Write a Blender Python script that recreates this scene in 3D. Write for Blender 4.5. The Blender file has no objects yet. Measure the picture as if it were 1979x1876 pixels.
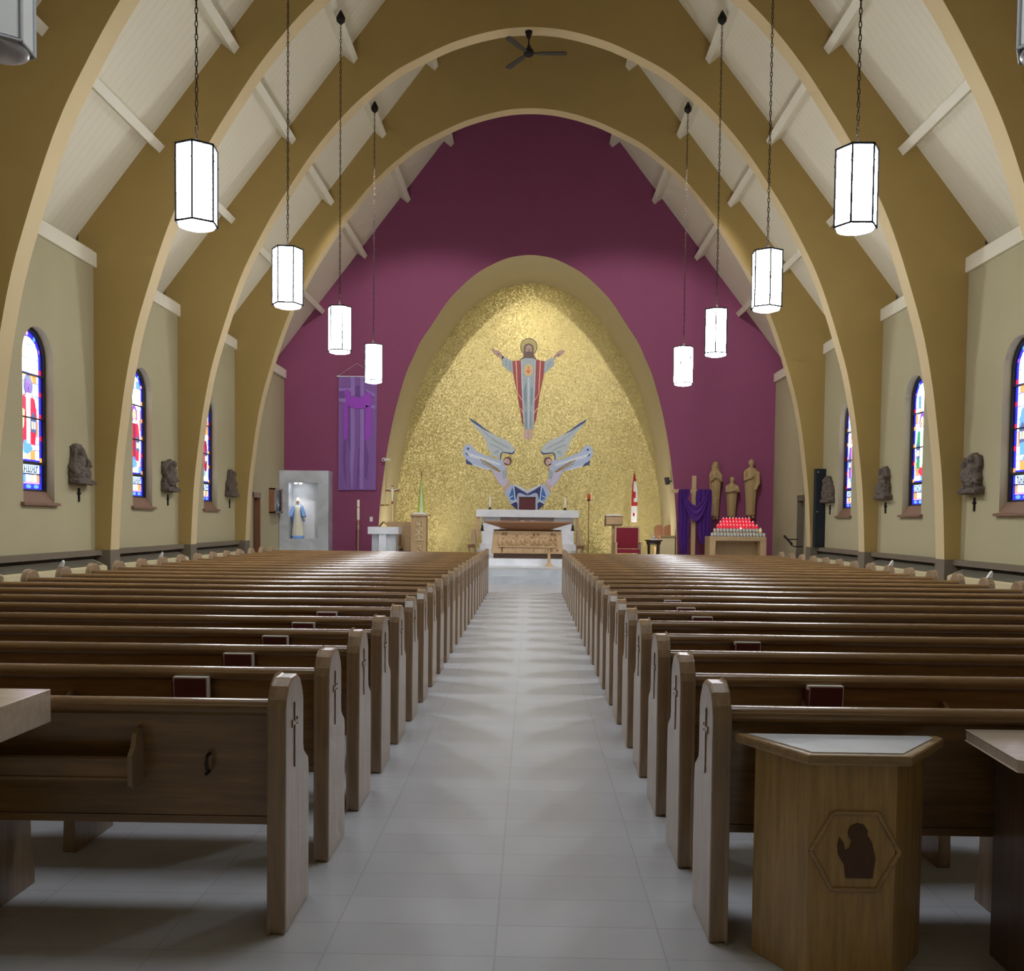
import bpy, bmesh, math, random
from mathutils import Vector, Matrix
random.seed(7)
PI = math.pi
SC = bpy.context.scene
COL = SC.collection

# ------------------------------------------------------------------ camera
F_PX, PPX, PPY = 1850.0, 989.5, 1082.87
CAM = Vector((0.1113, 0.0, 1.55))
def cam_basis(yaw=-0.0194, pitch=-0.0414, roll=0.0109):
    c, s = math.cos(yaw), math.sin(yaw)
    R = Vector((c, -s, 0)); F = Vector((s, c, 0)); U = Vector((0, 0, 1))
    c, s = math.cos(pitch), math.sin(pitch)
    F2 = F*c + U*s; U2 = U*c - F*s
    c, s = math.cos(roll), math.sin(roll)
    return R*c + U2*s, U2*c - R*s, F2
BX, BY, BF = cam_basis()
def at(px, py, Y):
    """world point seen at photo pixel (px,py) at depth plane Y"""
    d = BX*((px-PPX)/F_PX) - BY*((py-PPY)/F_PX) + BF
    return CAM + d*((Y-CAM.y)/d.y)
cd = bpy.data.cameras.new('camera'); cam = bpy.data.objects.new('camera', cd); COL.objects.link(cam)
m = Matrix.Identity(4)
for i, v in enumerate((BX, BY, -BF)):
    for j in range(3): m[j][i] = v[j]
m.translation = CAM
cam.matrix_world = m
cd.sensor_width = 36; cd.lens = F_PX/1979*36; cd.shift_y = (PPY-938)/1979
cd.clip_end = 200; cd.clip_start = 0.02
SC.camera = cam
SC.view_settings.view_transform = 'Standard'

# ------------------------------------------------------------------ materials
def new_mat(name):
    mt = bpy.data.materials.new(name); mt.use_nodes = True
    nt = mt.node_tree; b = nt.nodes['Principled BSDF']
    return mt, nt, b
def N(nt, t, **kw):
    n = nt.nodes.new(t)
    for k, v in kw.items(): setattr(n, k, v)
    return n
def mix(nt, fac, a, b, mode='MIX'):
    n = N(nt, 'ShaderNodeMix', data_type='RGBA', blend_type=mode)
    for sock, v in ((n.inputs[0], fac), (n.inputs[6], a), (n.inputs[7], b)):
        if hasattr(v, 'is_linked') or hasattr(v, 'links'): nt.links.new(v, sock)
        elif isinstance(v, (int, float)): sock.default_value = v
        else: sock.default_value = (*v[:3], 1)
    return n.outputs[2]
def sh(c, k): return tuple(max(0, min(1, x*k)) for x in c)
def mat(name, col, rough=.5, metal=0, var=.12, scale=8, bump=0, coat=0, emis=0, ecol=None, stretch=None, spec=.5, bscale=None):
    mt, nt, b = new_mat(name)
    tc = N(nt, 'ShaderNodeTexCoord')
    src = tc.outputs['Object']
    if stretch:
        mp = N(nt, 'ShaderNodeMapping'); mp.inputs['Scale'].default_value = stretch
        nt.links.new(src, mp.inputs[0]); src = mp.outputs[0]
    nz = N(nt, 'ShaderNodeTexNoise'); nz.inputs['Scale'].default_value = scale; nz.inputs['Detail'].default_value = 5
    nt.links.new(src, nz.inputs['Vector'])
    c = mix(nt, nz.outputs['Fac'], sh(col, 1-var), sh(col, 1+var))
    nt.links.new(c, b.inputs['Base Color'])
    b.inputs['Roughness'].default_value = rough; b.inputs['Metallic'].default_value = metal
    b.inputs['Specular IOR Level'].default_value = spec
    if coat:
        b.inputs['Coat Weight'].default_value = coat; b.inputs['Coat Roughness'].default_value = .18
    if bump:
        n2 = N(nt, 'ShaderNodeTexNoise'); n2.inputs['Scale'].default_value = bscale or scale*3; n2.inputs['Detail'].default_value = 4
        nt.links.new(src, n2.inputs['Vector'])
        bp = N(nt, 'ShaderNodeBump'); bp.inputs['Strength'].default_value = bump; bp.inputs['Distance'].default_value = .02
        nt.links.new(n2.outputs['Fac'], bp.inputs['Height']); nt.links.new(bp.outputs['Normal'], b.inputs['Normal'])
    if emis:
        b.inputs['Emission Color'].default_value = (*(ecol or col), 1); b.inputs['Emission Strength'].default_value = emis
    return mt
def wood(name, col, rough=.35, coat=.3, axis='X', var=.35, sc=9):
    mt, nt, b = new_mat(name)
    tc = N(nt, 'ShaderNodeTexCoord'); mp = N(nt, 'ShaderNodeMapping')
    st = {'X': (.35, 4, 4), 'Y': (4, .35, 4), 'Z': (4, 4, .35)}[axis]
    mp.inputs['Scale'].default_value = st
    nt.links.new(tc.outputs['Object'], mp.inputs[0])
    nz = N(nt, 'ShaderNodeTexNoise'); nz.inputs['Scale'].default_value = sc; nz.inputs['Detail'].default_value = 8; nz.inputs['Roughness'].default_value = .65
    nt.links.new(mp.outputs[0], nz.inputs['Vector'])
    rp = N(nt, 'ShaderNodeValToRGB')
    e = rp.color_ramp.elements
    e[0].position = .3; e[0].color = (*sh(col, 1-var), 1); e[1].position = .7; e[1].color = (*sh(col, 1+var*.6), 1)
    nt.links.new(nz.outputs['Fac'], rp.inputs[0])
    oi = N(nt, 'ShaderNodeObjectInfo')
    hs = N(nt, 'ShaderNodeHueSaturation')
    mr = N(nt, 'ShaderNodeMapRange'); mr.inputs[3].default_value = .92; mr.inputs[4].default_value = 1.08
    nt.links.new(oi.outputs['Random'], mr.inputs[0]); nt.links.new(mr.outputs[0], hs.inputs['Value'])
    nt.links.new(rp.outputs[0], hs.inputs['Color']); nt.links.new(hs.outputs[0], b.inputs['Base Color'])
    b.inputs['Roughness'].default_value = rough
    b.inputs['Coat Weight'].default_value = coat; b.inputs['Coat Roughness'].default_value = .2
    bp = N(nt, 'ShaderNodeBump'); bp.inputs['Strength'].default_value = .08; bp.inputs['Distance'].default_value = .01
    nt.links.new(nz.outputs['Fac'], bp.inputs['Height']); nt.links.new(bp.outputs['Normal'], b.inputs['Normal'])
    return mt
def floor_mat():
    mt, nt, b = new_mat('stone_tile')
    tc = N(nt, 'ShaderNodeTexCoord')
    mp = N(nt, 'ShaderNodeMapping'); mp.inputs['Location'].default_value = (0, .06, 0)
    nt.links.new(tc.outputs['Object'], mp.inputs[0])
    br = N(nt, 'ShaderNodeTexBrick'); br.offset = 0; br.squash = 1
    br.inputs['Scale'].default_value = 1; br.inputs['Mortar Size'].default_value = .004
    br.inputs['Brick Width'].default_value = .61; br.inputs['Row Height'].default_value = .262
    br.inputs['Color1'].default_value = (.60, .615, .65, 1); br.inputs['Color2'].default_value = (.64, .655, .69, 1); br.inputs['Mortar'].default_value = (.52, .525, .55, 1)
    nt.links.new(mp.outputs[0], br.inputs['Vector'])
    nz = N(nt, 'ShaderNodeTexNoise'); nz.inputs['Scale'].default_value = 2.2; nz.inputs['Detail'].default_value = 7
    nt.links.new(tc.outputs['Object'], nz.inputs['Vector'])
    c = mix(nt, nz.outputs['Fac'], (.8, .8, .82), (1.0, 1.0, 1.0))
    c2 = mix(nt, 1.0, br.outputs['Color'], c, 'MULTIPLY')
    nt.links.new(c2, b.inputs['Base Color']); b.inputs['Roughness'].default_value = .34
    return mt
def board_mat():
    """cream boarded ceiling: grooves run up the slope, spaced along Y"""
    mt, nt, b = new_mat('cream_ceiling_boards')
    tc = N(nt, 'ShaderNodeTexCoord'); sx = N(nt, 'ShaderNodeSeparateXYZ'); nt.links.new(tc.outputs['Object'], sx.inputs[0])
    m1 = N(nt, 'ShaderNodeMath', operation='MULTIPLY'); m1.inputs[1].default_value = 1/.17
    nt.links.new(sx.outputs['Y'], m1.inputs[0])
    m2 = N(nt, 'ShaderNodeMath', operation='FRACT'); nt.links.new(m1.outputs[0], m2.inputs[0])
    rp = N(nt, 'ShaderNodeValToRGB'); e = rp.color_ramp.elements
    e[0].position = 0; e[0].color = (0, 0, 0, 1); e[1].position = .1; e[1].color = (1, 1, 1, 1)
    nt.links.new(m2.outputs[0], rp.inputs[0])
    c = mix(nt, rp.outputs[0], (.66, .59, .44), (.79, .72, .55))
    nt.links.new(c, b.inputs['Base Color']); b.inputs['Roughness'].default_value = .6
    bp = N(nt, 'ShaderNodeBump'); bp.inputs['Strength'].default_value = .3; bp.inputs['Distance'].default_value = .01
    nt.links.new(rp.outputs[0], bp.inputs['Height']); nt.links.new(bp.outputs['Normal'], b.inputs['Normal'])
    return mt
def gold_mat():
    mt, nt, b = new_mat('gold_mosaic')
    tc = N(nt, 'ShaderNodeTexCoord')
    vo = N(nt, 'ShaderNodeTexVoronoi'); vo.inputs['Scale'].default_value = 26
    mp = N(nt, 'ShaderNodeMapping'); mp.inputs['Scale'].default_value = (1, 1, 1); mp.inputs['Rotation'].default_value = (0, .6, 0)
    nt.links.new(tc.outputs['Object'], mp.inputs[0]); nt.links.new(mp.outputs[0], vo.inputs['Vector'])
    hs = N(nt, 'ShaderNodeSeparateColor'); nt.links.new(vo.outputs['Color'], hs.inputs[0])
    rp = N(nt, 'ShaderNodeValToRGB'); e = rp.color_ramp.elements
    e[0].position = 0; e[0].color = (.50, .40, .145, 1); e[1].position = 1; e[1].color = (.72, .60, .27, 1)
    e2 = rp.color_ramp.elements.new(.55); e2.color = (.58, .48, .19, 1)
    nt.links.new(hs.outputs[0], rp.inputs[0])
    nz = N(nt, 'ShaderNodeTexNoise'); nz.inputs['Scale'].default_value = 2.5; nz.inputs['Detail'].default_value = 6
    nt.links.new(mp.outputs[0], nz.inputs['Vector'])
    c = mix(nt, nz.outputs['Fac'], (.82, .82, .82), (1.1, 1.1, 1.1)); c2 = mix(nt, 1.0, rp.outputs[0], c, 'MULTIPLY')
    nt.links.new(c2, b.inputs['Base Color'])
    b.inputs['Metallic'].default_value = .45; b.inputs['Roughness'].default_value = .42
    # each tessera tilts a little, so some of them glint
    sb = N(nt, 'ShaderNodeVectorMath', operation='SUBTRACT'); sb.inputs[1].default_value = (.5, .5, .5); nt.links.new(vo.outputs['Color'], sb.inputs[0])
    sc = N(nt, 'ShaderNodeVectorMath', operation='SCALE'); sc.inputs['Scale'].default_value = .28; nt.links.new(sb.outputs[0], sc.inputs[0])
    ge = N(nt, 'ShaderNodeNewGeometry'); ad = N(nt, 'ShaderNodeVectorMath', operation='ADD')
    nt.links.new(ge.outputs['Normal'], ad.inputs[0]); nt.links.new(sc.outputs[0], ad.inputs[1])
    nm = N(nt, 'ShaderNodeVectorMath', operation='NORMALIZE'); nt.links.new(ad.outputs[0], nm.inputs[0]); nt.links.new(nm.outputs[0], b.inputs['Normal'])
    return mt
def marble(name, col, vein=(.45, .47, .5), sc=1.5, rough=.25):
    mt, nt, b = new_mat(name)
    tc = N(nt, 'ShaderNodeTexCoord')
    nz = N(nt, 'ShaderNodeTexNoise'); nz.inputs['Scale'].default_value = sc; nz.inputs['Detail'].default_value = 9; nz.inputs['Distortion'].default_value = 1.5
    nt.links.new(tc.outputs['Object'], nz.inputs['Vector'])
    rp = N(nt, 'ShaderNodeValToRGB'); e = rp.color_ramp.elements
    e[0].position = .35; e[0].color = (*vein, 1); e[1].position = .6; e[1].color = (*col, 1)
    nt.links.new(nz.outputs['Fac'], rp.inputs[0]); nt.links.new(rp.outputs[0], b.inputs['Base Color'])
    b.inputs['Roughness'].default_value = rough
    return mt
M = {}
M['floor'] = floor_mat(); M['ceil'] = board_mat(); M['gold'] = gold_mat()
M['wall'] = mat('cream_wall_plaster', (.46, .40, .24), .8, var=.05, scale=1.5, bump=.05)
M['wall_sanct'] = M['wall']
M['rib'] = mat('ochre_paint', (.41, .28, .09), .75, var=.05, scale=2)
M['soffit'] = mat('light_ochre_paint', (.66, .51, .275), .75, var=.04, scale=2)
M['beam'] = mat('cream_beam_paint', (.80, .74, .58), .6, var=.04, scale=3)
M['purple'] = mat('burgundy_wall_paint', (.25, .055, .125), .75, var=.06, scale=2, bump=.05)
M['apse'] = mat('apse_cream_paint', (.72, .60, .34), .75, var=.04, scale=2)
M['ledge'] = mat('grey_brown_stone', (.175, .135, .09), .7, var=.12, scale=6)
M['darkstone'] = mat('dark_brown_stone', (.075, .058, .042), .7, var=.12, scale=6)
M['dark'] = mat('dark_recess', (.05, .04, .03), .9)
M['radiator'] = mat('cream_metal', (.62, .53, .30), .5, var=.04)
M['grille'] = mat('grey_grille', (.20, .18, .14), .5, metal=.3)
M['pew'] = wood('oak_pew_long', (.24, .128, .046), .26, .6, 'X', sc=7)
M['pewend'] = wood('oak_pew_end', (.335, .22, .125), .3, .45, 'Z', sc=7)
M['oak'] = wood('light_oak', (.47, .295, .10), .4, .25, 'Z')
M['oakx'] = wood('light_oak_long', (.42, .27, .12), .4, .25, 'X')
M['tan'] = wood('tan_wood', (.52, .35, .18), .5, .1, 'Z', var=.15)
M['tanx'] = wood('tan_wood_long', (.52, .35, .18), .5, .1, 'X', var=.15)
M['brown'] = wood('red_brown_wood', (.25, .11, .05), .4, .2, 'Z', var=.25)
M['brownx'] = wood('brown_wood_long', (.30, .145, .07), .4, .2, 'X', var=.25)
M['darkwood'] = wood('dark_wood', (.06, .03, .018), .4, .2, 'Z')
M['laminate'] = wood('greyed_oak_top', (.62, .50, .40), .22, .5, 'X', var=.15)
M['carved'] = mat('carved_limewood', (.40, .275, .125), .65, var=.18, scale=14, bump=.15, stretch=(4, 4, .8))
M['relief'] = mat('grey_brown_carving', (.115, .085, .064), .65, var=.3, scale=12, bump=.3)
M['inlay'] = mat('dark_inlay', (.105, .048, .022), .5, var=.3, scale=20)
M['marble'] = marble('white_marble', (.84, .86, .90), (.74, .76, .80))
M['greymarble'] = marble('grey_marble', (.60, .62, .645), (.45, .47, .49), 1.1)
M['stepmarble'] = marble('step_marble', (.66, .69, .72), (.56, .59, .61), 1.3)
M['pinkmarble'] = marble('brown_marble', (.47, .38, .35), (.32, .25, .24), 2)
M['iron'] = mat('black_iron', (.02, .017, .015), .5, metal=.6)
M['chain'] = mat('aged_chain', (.06, .045, .035), .45, metal=.7)
M['frame'] = mat('lantern_frame', (.40, .41, .43), .5)
M['litframe'] = mat('dark_lantern_frame', (.012, .013, .018), .6, spec=.1)
M['chrome'] = mat('lantern_cap', (.55, .57, .62), .25, metal=.9)
M['brass'] = mat('brass', (.60, .43, .16), .3, metal=.9)
M['glow'] = mat('lit_lantern_glass', (1, 1, 1), .4, var=0, emis=34.0, ecol=(.90, .94, 1.0))
M['unlit'] = mat('unlit_lantern_glass', (.72, .74, .72), .35, var=.06, scale=3)
M['unlit2'] = mat('unlit_lantern_diffuser', (.50, .50, .53), .3, var=.2, scale=9)
M['white'] = mat('white_paint', (.80, .80, .80), .4, var=.03)
M['paper'] = mat('paper', (.78, .76, .72), .8, var=.04)
M['black'] = mat('black_plastic', (.016, .018, .022), .4, var=.1)
M['blackblue'] = mat('dark_speaker_cloth', (.008, .012, .017), .8, var=.2, scale=60)
M['sill'] = mat('brown_stone_sill', (.23, .125, .075), .6, var=.15, scale=10)
M['lead'] = mat('black_lead', (.012, .01, .012), .5)
M['redfab'] = mat('red_upholstery', (.22, .006, .025), .8, var=.15, scale=15)
M['redfab2'] = mat('dark_red_cover', (.10, .012, .015), .5, var=.15, scale=15)
M['purplecloth'] = mat('purple_cloth', (.075, .012, .19), .8, var=.25, scale=12, stretch=(5, 5, .6))
M['banner'] = mat('violet_banner', (.25, .12, .37), .85, var=.08, scale=6, stretch=(6, 6, .4))
M['banner2'] = mat('lilac_print', (.33, .20, .52), .85, var=.15, scale=6, stretch=(6, 6, .4))
M['banner3'] = mat('magenta_print', (.36, .075, .55), .85, var=.15, scale=6, stretch=(6, 6, .4))
M['banner4'] = mat('dark_violet_print', (.19, .08, .30), .85, var=.15, scale=6, stretch=(6, 6, .4))
M['candle'] = mat('cream_wax', (.82, .78, .66), .5, var=.03)
M['flame'] = mat('flame', (1, .8, .5), .5, emis=5, ecol=(1, .75, .45), var=0)
M['redglass'] = mat('red_votive_glass', (.75, .03, .06), .2, var=.08, scale=30, emis=.28, ecol=(1, .05, .09))
M['redlamp'] = mat('dark_red_lamp_glass', (.35, .03, .02), .2, var=.1, emis=.12, ecol=(1, .1, .05))
M['redglow'] = mat('red_votive_wick_glow', (1, .35, .4), .3, var=0, emis=.9, ecol=(1, .36, .40))
M['clearglass'] = mat('frosted_votive_glass', (.52, .53, .48), .25, var=.1, scale=30)
M['yellowglass'] = mat('amber_votive_glass', (.80, .68, .35), .25, var=.1, scale=30, emis=.2)
M['blue'] = mat('statue_blue', (.20, .36, .72), .5, var=.08)
M['cream'] = mat('statue_cream', (.80, .76, .60), .5, var=.06)
M['skin'] = mat('painted_skin', (.62, .40, .30), .5, var=.05)
M['green'] = mat('green_cloth', (.42, .55, .10), .8, var=.1)
M['yellow'] = mat('pale_green_cloth', (.72, .74, .42), .8, var=.1)
M['flagred'] = mat('flag_red', (.50, .03, .04), .8, var=.1)
M['flagwhite'] = mat('flag_white', (.80, .78, .76), .8, var=.05)

# ------------------------------------------------------------------ mesh builder
class MB:
    def __init__(s): s.v = []; s.f = []; s.m = []; s.sm = []
    def _add(s, vs, fs, mi=0, smooth=False):
        o = len(s.v); s.v += [tuple(v) for v in vs]
        for f in fs: s.f.append([i+o for i in f]); s.m.append(mi); s.sm.append(smooth)
    def box(s, x0, x1, y0, y1, z0, z1, mi=0):
        s._add([(x, y, z) for z in (z0, z1) for y in (y0, y1) for x in (x0, x1)],
               [(0, 2, 3, 1), (4, 5, 7, 6), (0, 1, 5, 4), (2, 6, 7, 3), (0, 4, 6, 2), (1, 3, 7, 5)], mi)
        return s
    def prism(s, pts, axis, a, b, mi=0, smooth=False, mcap=None):
        """2-D polygon extruded along an axis: X->(y,z) Y->(x,z) Z->(x,y)"""
        n = len(pts)
        def P(p, t): return {'X': (t, p[0], p[1]), 'Y': (p[0], t, p[1]), 'Z': (p[0], p[1], t)}[axis]
        vs = [P(p, a) for p in pts] + [P(p, b) for p in pts]
        s._add(vs, [(i, (i+1) % n, (i+1) % n+n, i+n) for i in range(n)], mi, smooth)
        s._add(vs, [tuple(range(n-1, -1, -1)), tuple(range(n, 2*n))], mi if mcap is None else mcap)
        return s
    def loft(s, rings, mi=0, cap=True, smooth=True):
        n = len(rings[0]); vs = [p for r in rings for p in r]; fs = []
        for k in range(len(rings)-1):
            for i in range(n):
                j = (i+1) % n
                fs.append((k*n+i, k*n+j, (k+1)*n+j, (k+1)*n+i))
        s._add(vs, fs, mi, smooth)
        if cap: s._add(vs, [tuple(range(n-1, -1, -1)), tuple(range((len(rings)-1)*n, len(rings)*n))], mi)
        return s
    def ell(s, rows, n=18, mi=0, ph=0):
        """stack of ellipses (cx,cy,z,rx,ry)"""
        return s.loft([[(cx+rx*math.cos(2*PI*i/n+ph), cy+ry*math.sin(2*PI*i/n+ph), z) for i in range(n)] for cx, cy, z, rx, ry in rows], mi)
    def lathe(s, prof, c=(0, 0, 0), n=20, mi=0):
        return s.ell([(c[0], c[1], c[2]+z, r, r) for r, z in prof], n, mi)
    def ball(s, c, rx, ry=None, rz=None, n=14, k=9, mi=0):
        ry = ry or rx; rz = rz or rx
        rows = []
        for i in range(k+1):
            t = -PI/2 + PI*i/k
            q = max(.02, math.cos(t)); rows.append((c[0], c[1], c[2]+rz*math.sin(t), rx*q, ry*q))
        return s.ell(rows, n, mi)
    def tube(s, pts, r, n=8, mi=0, r2=None):
        pts = [Vector(p) for p in pts]; rings = []
        for i, p in enumerate(pts):
            t = (pts[min(i+1, len(pts)-1)]-pts[max(i-1, 0)]).normalized()
            u = t.cross(Vector((0, 0, 1)) if abs(t.z) < .9 else Vector((1, 0, 0))).normalized(); w = t.cross(u)
            rr = r if r2 is None else r+(r2-r)*i/(len(pts)-1)
            rings.append([tuple(p+u*rr*math.cos(2*PI*k/n)+w*rr*math.sin(2*PI*k/n)) for k in range(n)])
        return s.loft(rings, mi)
    def poly(s, pts, mi=0): s._add(pts, [tuple(range(len(pts)))], mi); return s
    def build(s, name, mats, parent=None, bevel=0, remesh=0, smooth_all=False, disp=0):
        if not isinstance(mats, (list, tuple)): mats = [mats]
        off = Vector((0, 0, 0))
        if parent is not None:
            q = parent
            while q is not None: off += q.location; q = q.parent
        me = bpy.data.meshes.new(name)
        me.from_pydata([(x-off.x, y-off.y, z-off.z) for x, y, z in s.v], [], s.f)
        for mt in mats: me.materials.append(mt)
        for p, mi, smo in zip(me.polygons, s.m, s.sm): p.material_index = mi; p.use_smooth = smo or smooth_all
        bm = bmesh.new(); bm.from_mesh(me)
        bmesh.ops.recalc_face_normals(bm, faces=bm.faces)
        if bevel:
            bmesh.ops.remove_doubles(bm, verts=bm.verts, dist=1e-5)
            ed = [e for e in bm.edges if len(e.link_faces) == 2 and e.calc_face_angle(0) > .6]
            bmesh.ops.bevel(bm, geom=ed, offset=bevel, segments=2, affect='EDGES', profile=.6)
        bm.to_mesh(me); bm.free()
        o = bpy.data.objects.new(name, me); COL.objects.link(o)
        if remesh:
            md = o.modifiers.new('r', 'REMESH'); md.mode = 'VOXEL'; md.voxel_size = remesh; md.use_smooth_shade = True
            sm = o.modifiers.new('s', 'SMOOTH'); sm.iterations = 2; sm.factor = .5
            if disp:
                tx = bpy.data.textures.new('chisel', 'CLOUDS'); tx.noise_scale = .05
                dm = o.modifiers.new('d', 'DISPLACE'); dm.texture = tx; dm.strength = disp
            dg = bpy.context.evaluated_depsgraph_get()
            me2 = bpy.data.meshes.new_from_object(o.evaluated_get(dg)); o.modifiers.clear(); o.data = me2
            me2.materials.clear(); me2.materials.append(mats[0])
            for p in me2.polygons: p.use_smooth = True; p.material_index = 0
        if parent is not None: o.parent = parent
        return o
def thing(name, label, cat, loc, group=None):
    o = bpy.data.objects.new(name, None); COL.objects.link(o); o.location = loc; o.empty_display_size = .1
    o['label'] = label; o['category'] = cat
    if group: o['group'] = group
    return o
def tag(o, label, cat, group=None):
    o['label'] = label; o['category'] = cat
    if group: o['group'] = group
    return o
def struct(o): o['kind'] = 'structure'; return o
def dup(root, loc, label, rotz=0, group=None, skip=()):
    r = root.copy(); COL.objects.link(r); r.location = loc; r.rotation_euler = (0, 0, rotz); r['label'] = label
    if group: r['group'] = group
    for ch in list(root.children):
        if ch.name.split('.')[0] in skip: continue
        c = ch.copy(); COL.objects.link(c); c.parent = r
        for g in list(ch.children):
            d = g.copy(); COL.objects.link(d); d.parent = c
    return r
ORD = ['first', 'second', 'third', 'fourth', 'fifth', 'sixth', 'seventh', 'eighth', 'ninth', 'tenth', 'eleventh', 'twelfth', 'thirteenth', 'fourteenth', 'fifteenth', 'sixteenth', 'seventeenth', 'eighteenth', 'nineteenth', 'twentieth', 'twenty-first', 'twenty-second', 'twenty-third']
def fill(loops, P, name, mats):
    """flat sheet bounded by the first loop with the other loops as holes; P maps (a,b)->xyz"""
    bm = bmesh.new(); es = []
    for lp in loops:
        vs = [bm.verts.new(P(*p)) for p in lp]
        for i in range(len(vs)): es.append(bm.edges.new((vs[i], vs[(i+1) % len(vs)])))
    bmesh.ops.triangle_fill(bm, use_beauty=True, use_dissolve=False, edges=es)
    me = bpy.data.meshes.new(name); bm.to_mesh(me); bm.free(); me.materials.append(mats)
    return me

# ------------------------------------------------------------------ the shell
W = 7.19; RY = [8.325, 12.115, 15.906, 19.696, 23.487]; RT = .34; YE = 28.2; YB = -3.0; CS, CZ = 1.29, 15.81
ceil_z = lambda x: CZ-CS*abs(x)
ARCH = [(6.95, 0), (6.94, .6), (6.93, 1.0), (6.89, 1.8), (6.845, 2.4), (6.76, 3.1), (6.66, 3.8), (6.50, 4.6), (6.28, 5.35), (6.03, 6.1), (5.81, 6.65), (5.56, 7.15), (5.2, 7.8), (4.84, 8.36), (4.43, 8.96), (3.94, 9.56), (3.52, 9.99), (3.15, 10.3), (2.8, 10.57), (2.42, 10.79), (1.75, 11.11), (1.36, 11.25), (.97, 11.36), (.5, 11.45), (0, 11.48)]
def arch_r(n=3):   # Catmull-Rom refinement
    P = ARCH; out = []
    for i in range(len(P)-1):
        p0 = P[max(i-1, 0)]; p1 = P[i]; p2 = P[i+1]; p3 = P[i+2] if i+2 < len(P) else (-P[-2][0], P[-2][1])
        for k in range(n):
            t = k/n
            out.append(tuple(.5*((2*b)+(c-a)*t+(2*a-5*b+4*c-d)*t*t+(-a+3*b-3*c+d)*t**3) for a, b, c, d in zip(p0, p1, p2, p3)))
    return out+[P[-1]]
AR = arch_r()
inner = [(-x, z) for x, z in AR] + [(x, z) for x, z in AR[-2::-1]]
struct(MB().box(-8, 8, YB, 23.6, -.2, 0).build('floor', M['floor']))
# sanctuary: two steps and the floor above them
struct(MB().box(-W, W, 23.6, 23.95, -.2, .17).build('sanctuary_step', M['stepmarble']))
struct(MB().box(-W, W, 23.95, 31.6, -.2, .34).build('sanctuary_floor', M['stepmarble']))
# ceiling slopes
for s, nm in ((-1, 'ceiling'), (1, 'ceiling')):
    mb = MB(); t = .1
    mb.prism([(0, CZ), (s*7.75, ceil_z(7.75)), (s*7.75, ceil_z(7.75)+t), (0, CZ+t)], 'Y', YB, YE+.02)
    struct(mb.build(nm, M['ceil']))
n_trim = 0
def trim(mb, mats, **k):
    global n_trim
    n_trim += 1
    return struct(mb.build('trim_%d' % n_trim, mats, **k))
# arch ribs: a slab between the curved soffit and the roof slope
for y in RY:
    mb = MB(); n = len(inner); outer = []
    for x, z in inner:
        if z < 6.2: outer.append((math.copysign(W+.25, x), z))
        else: outer.append((0, 0))
    # walk the outer line at matching fractions
    top = [i for i, p in enumerate(inner) if p[1] >= 6.2]; a, b = top[0], top[-1]
    for i in top:
        f = (i-a)/(b-a); x = -(W+.25)+2*(W+.25)*f; outer[i] = (x, ceil_z(x)+.05)
    vs = []
    for yy in (y, y+RT):
        vs += [(x, yy, z) for x, z in inner] + [(x, yy, z) for x, z in outer]
    fs = []; fm = []
    for i in range(n-1):
        fs.append((i, i+1, n+i+1, n+i)); fm.append(0)
        fs.append((2*n+i+1, 2*n+i, 3*n+i, 3*n+i+1)); fm.append(0)
        fs.append((i+1, i, 2*n+i, 2*n+i+1)); fm.append(1)
    for f, q in zip(fs, fm): mb._add([vs[i] for i in f], [tuple(range(len(f)))], q, q == 1)
    o = trim(mb, [M['rib'], M['soffit']])
    bm = bmesh.new(); bm.from_mesh(o.data); bmesh.ops.remove_doubles(bm, verts=bm.verts, dist=1e-4); bmesh.ops.recalc_face_normals(bm, faces=bm.faces)
    for e in bm.edges: e.smooth = len(e.link_faces) == 2 and e.calc_face_angle(0) < .6
    bm.to_mesh(o.data); bm.free()
    for s in (-1, 1):   # stone foot of the pier
        x0, x1 = sorted((s*6.925, s*(W+.1)))
        trim(MB().box(x0, x1, y-.02, y+RT+.02, 0, .99), M['ledge'])
# purlins under the slopes, one length per bay
d = math.sqrt(1+CS*CS); ax = (1/d, -CS/d); nr = (-CS/d, -1/d)    # down-slope and inward directions (right slope)
bays = [(YB, RY[0])] + [(RY[i]+RT, RY[i+1]) for i in range(4)] + [(RY[4]+RT, YE)]
for y0, y1 in bays[1:]:
    for xc in (6.03, 4.79, 3.54, 2.29, 1.05):
        for s in (-1, 1):
            dep = .27; bx = xc-nr[0]*dep; zc = ceil_z(bx)
            P = [(bx+ax[0]*q-(0 if e else -0)+nr[0]*e, zc+ax[1]*q+nr[1]*e) for q, e in ((-.07, -.05), (.07, -.05), (.07, dep), (-.07, dep))]
            trim(MB().prism([(s*x, z) for x, z in P], 'Y', y0, y1), M['beam'])
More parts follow.
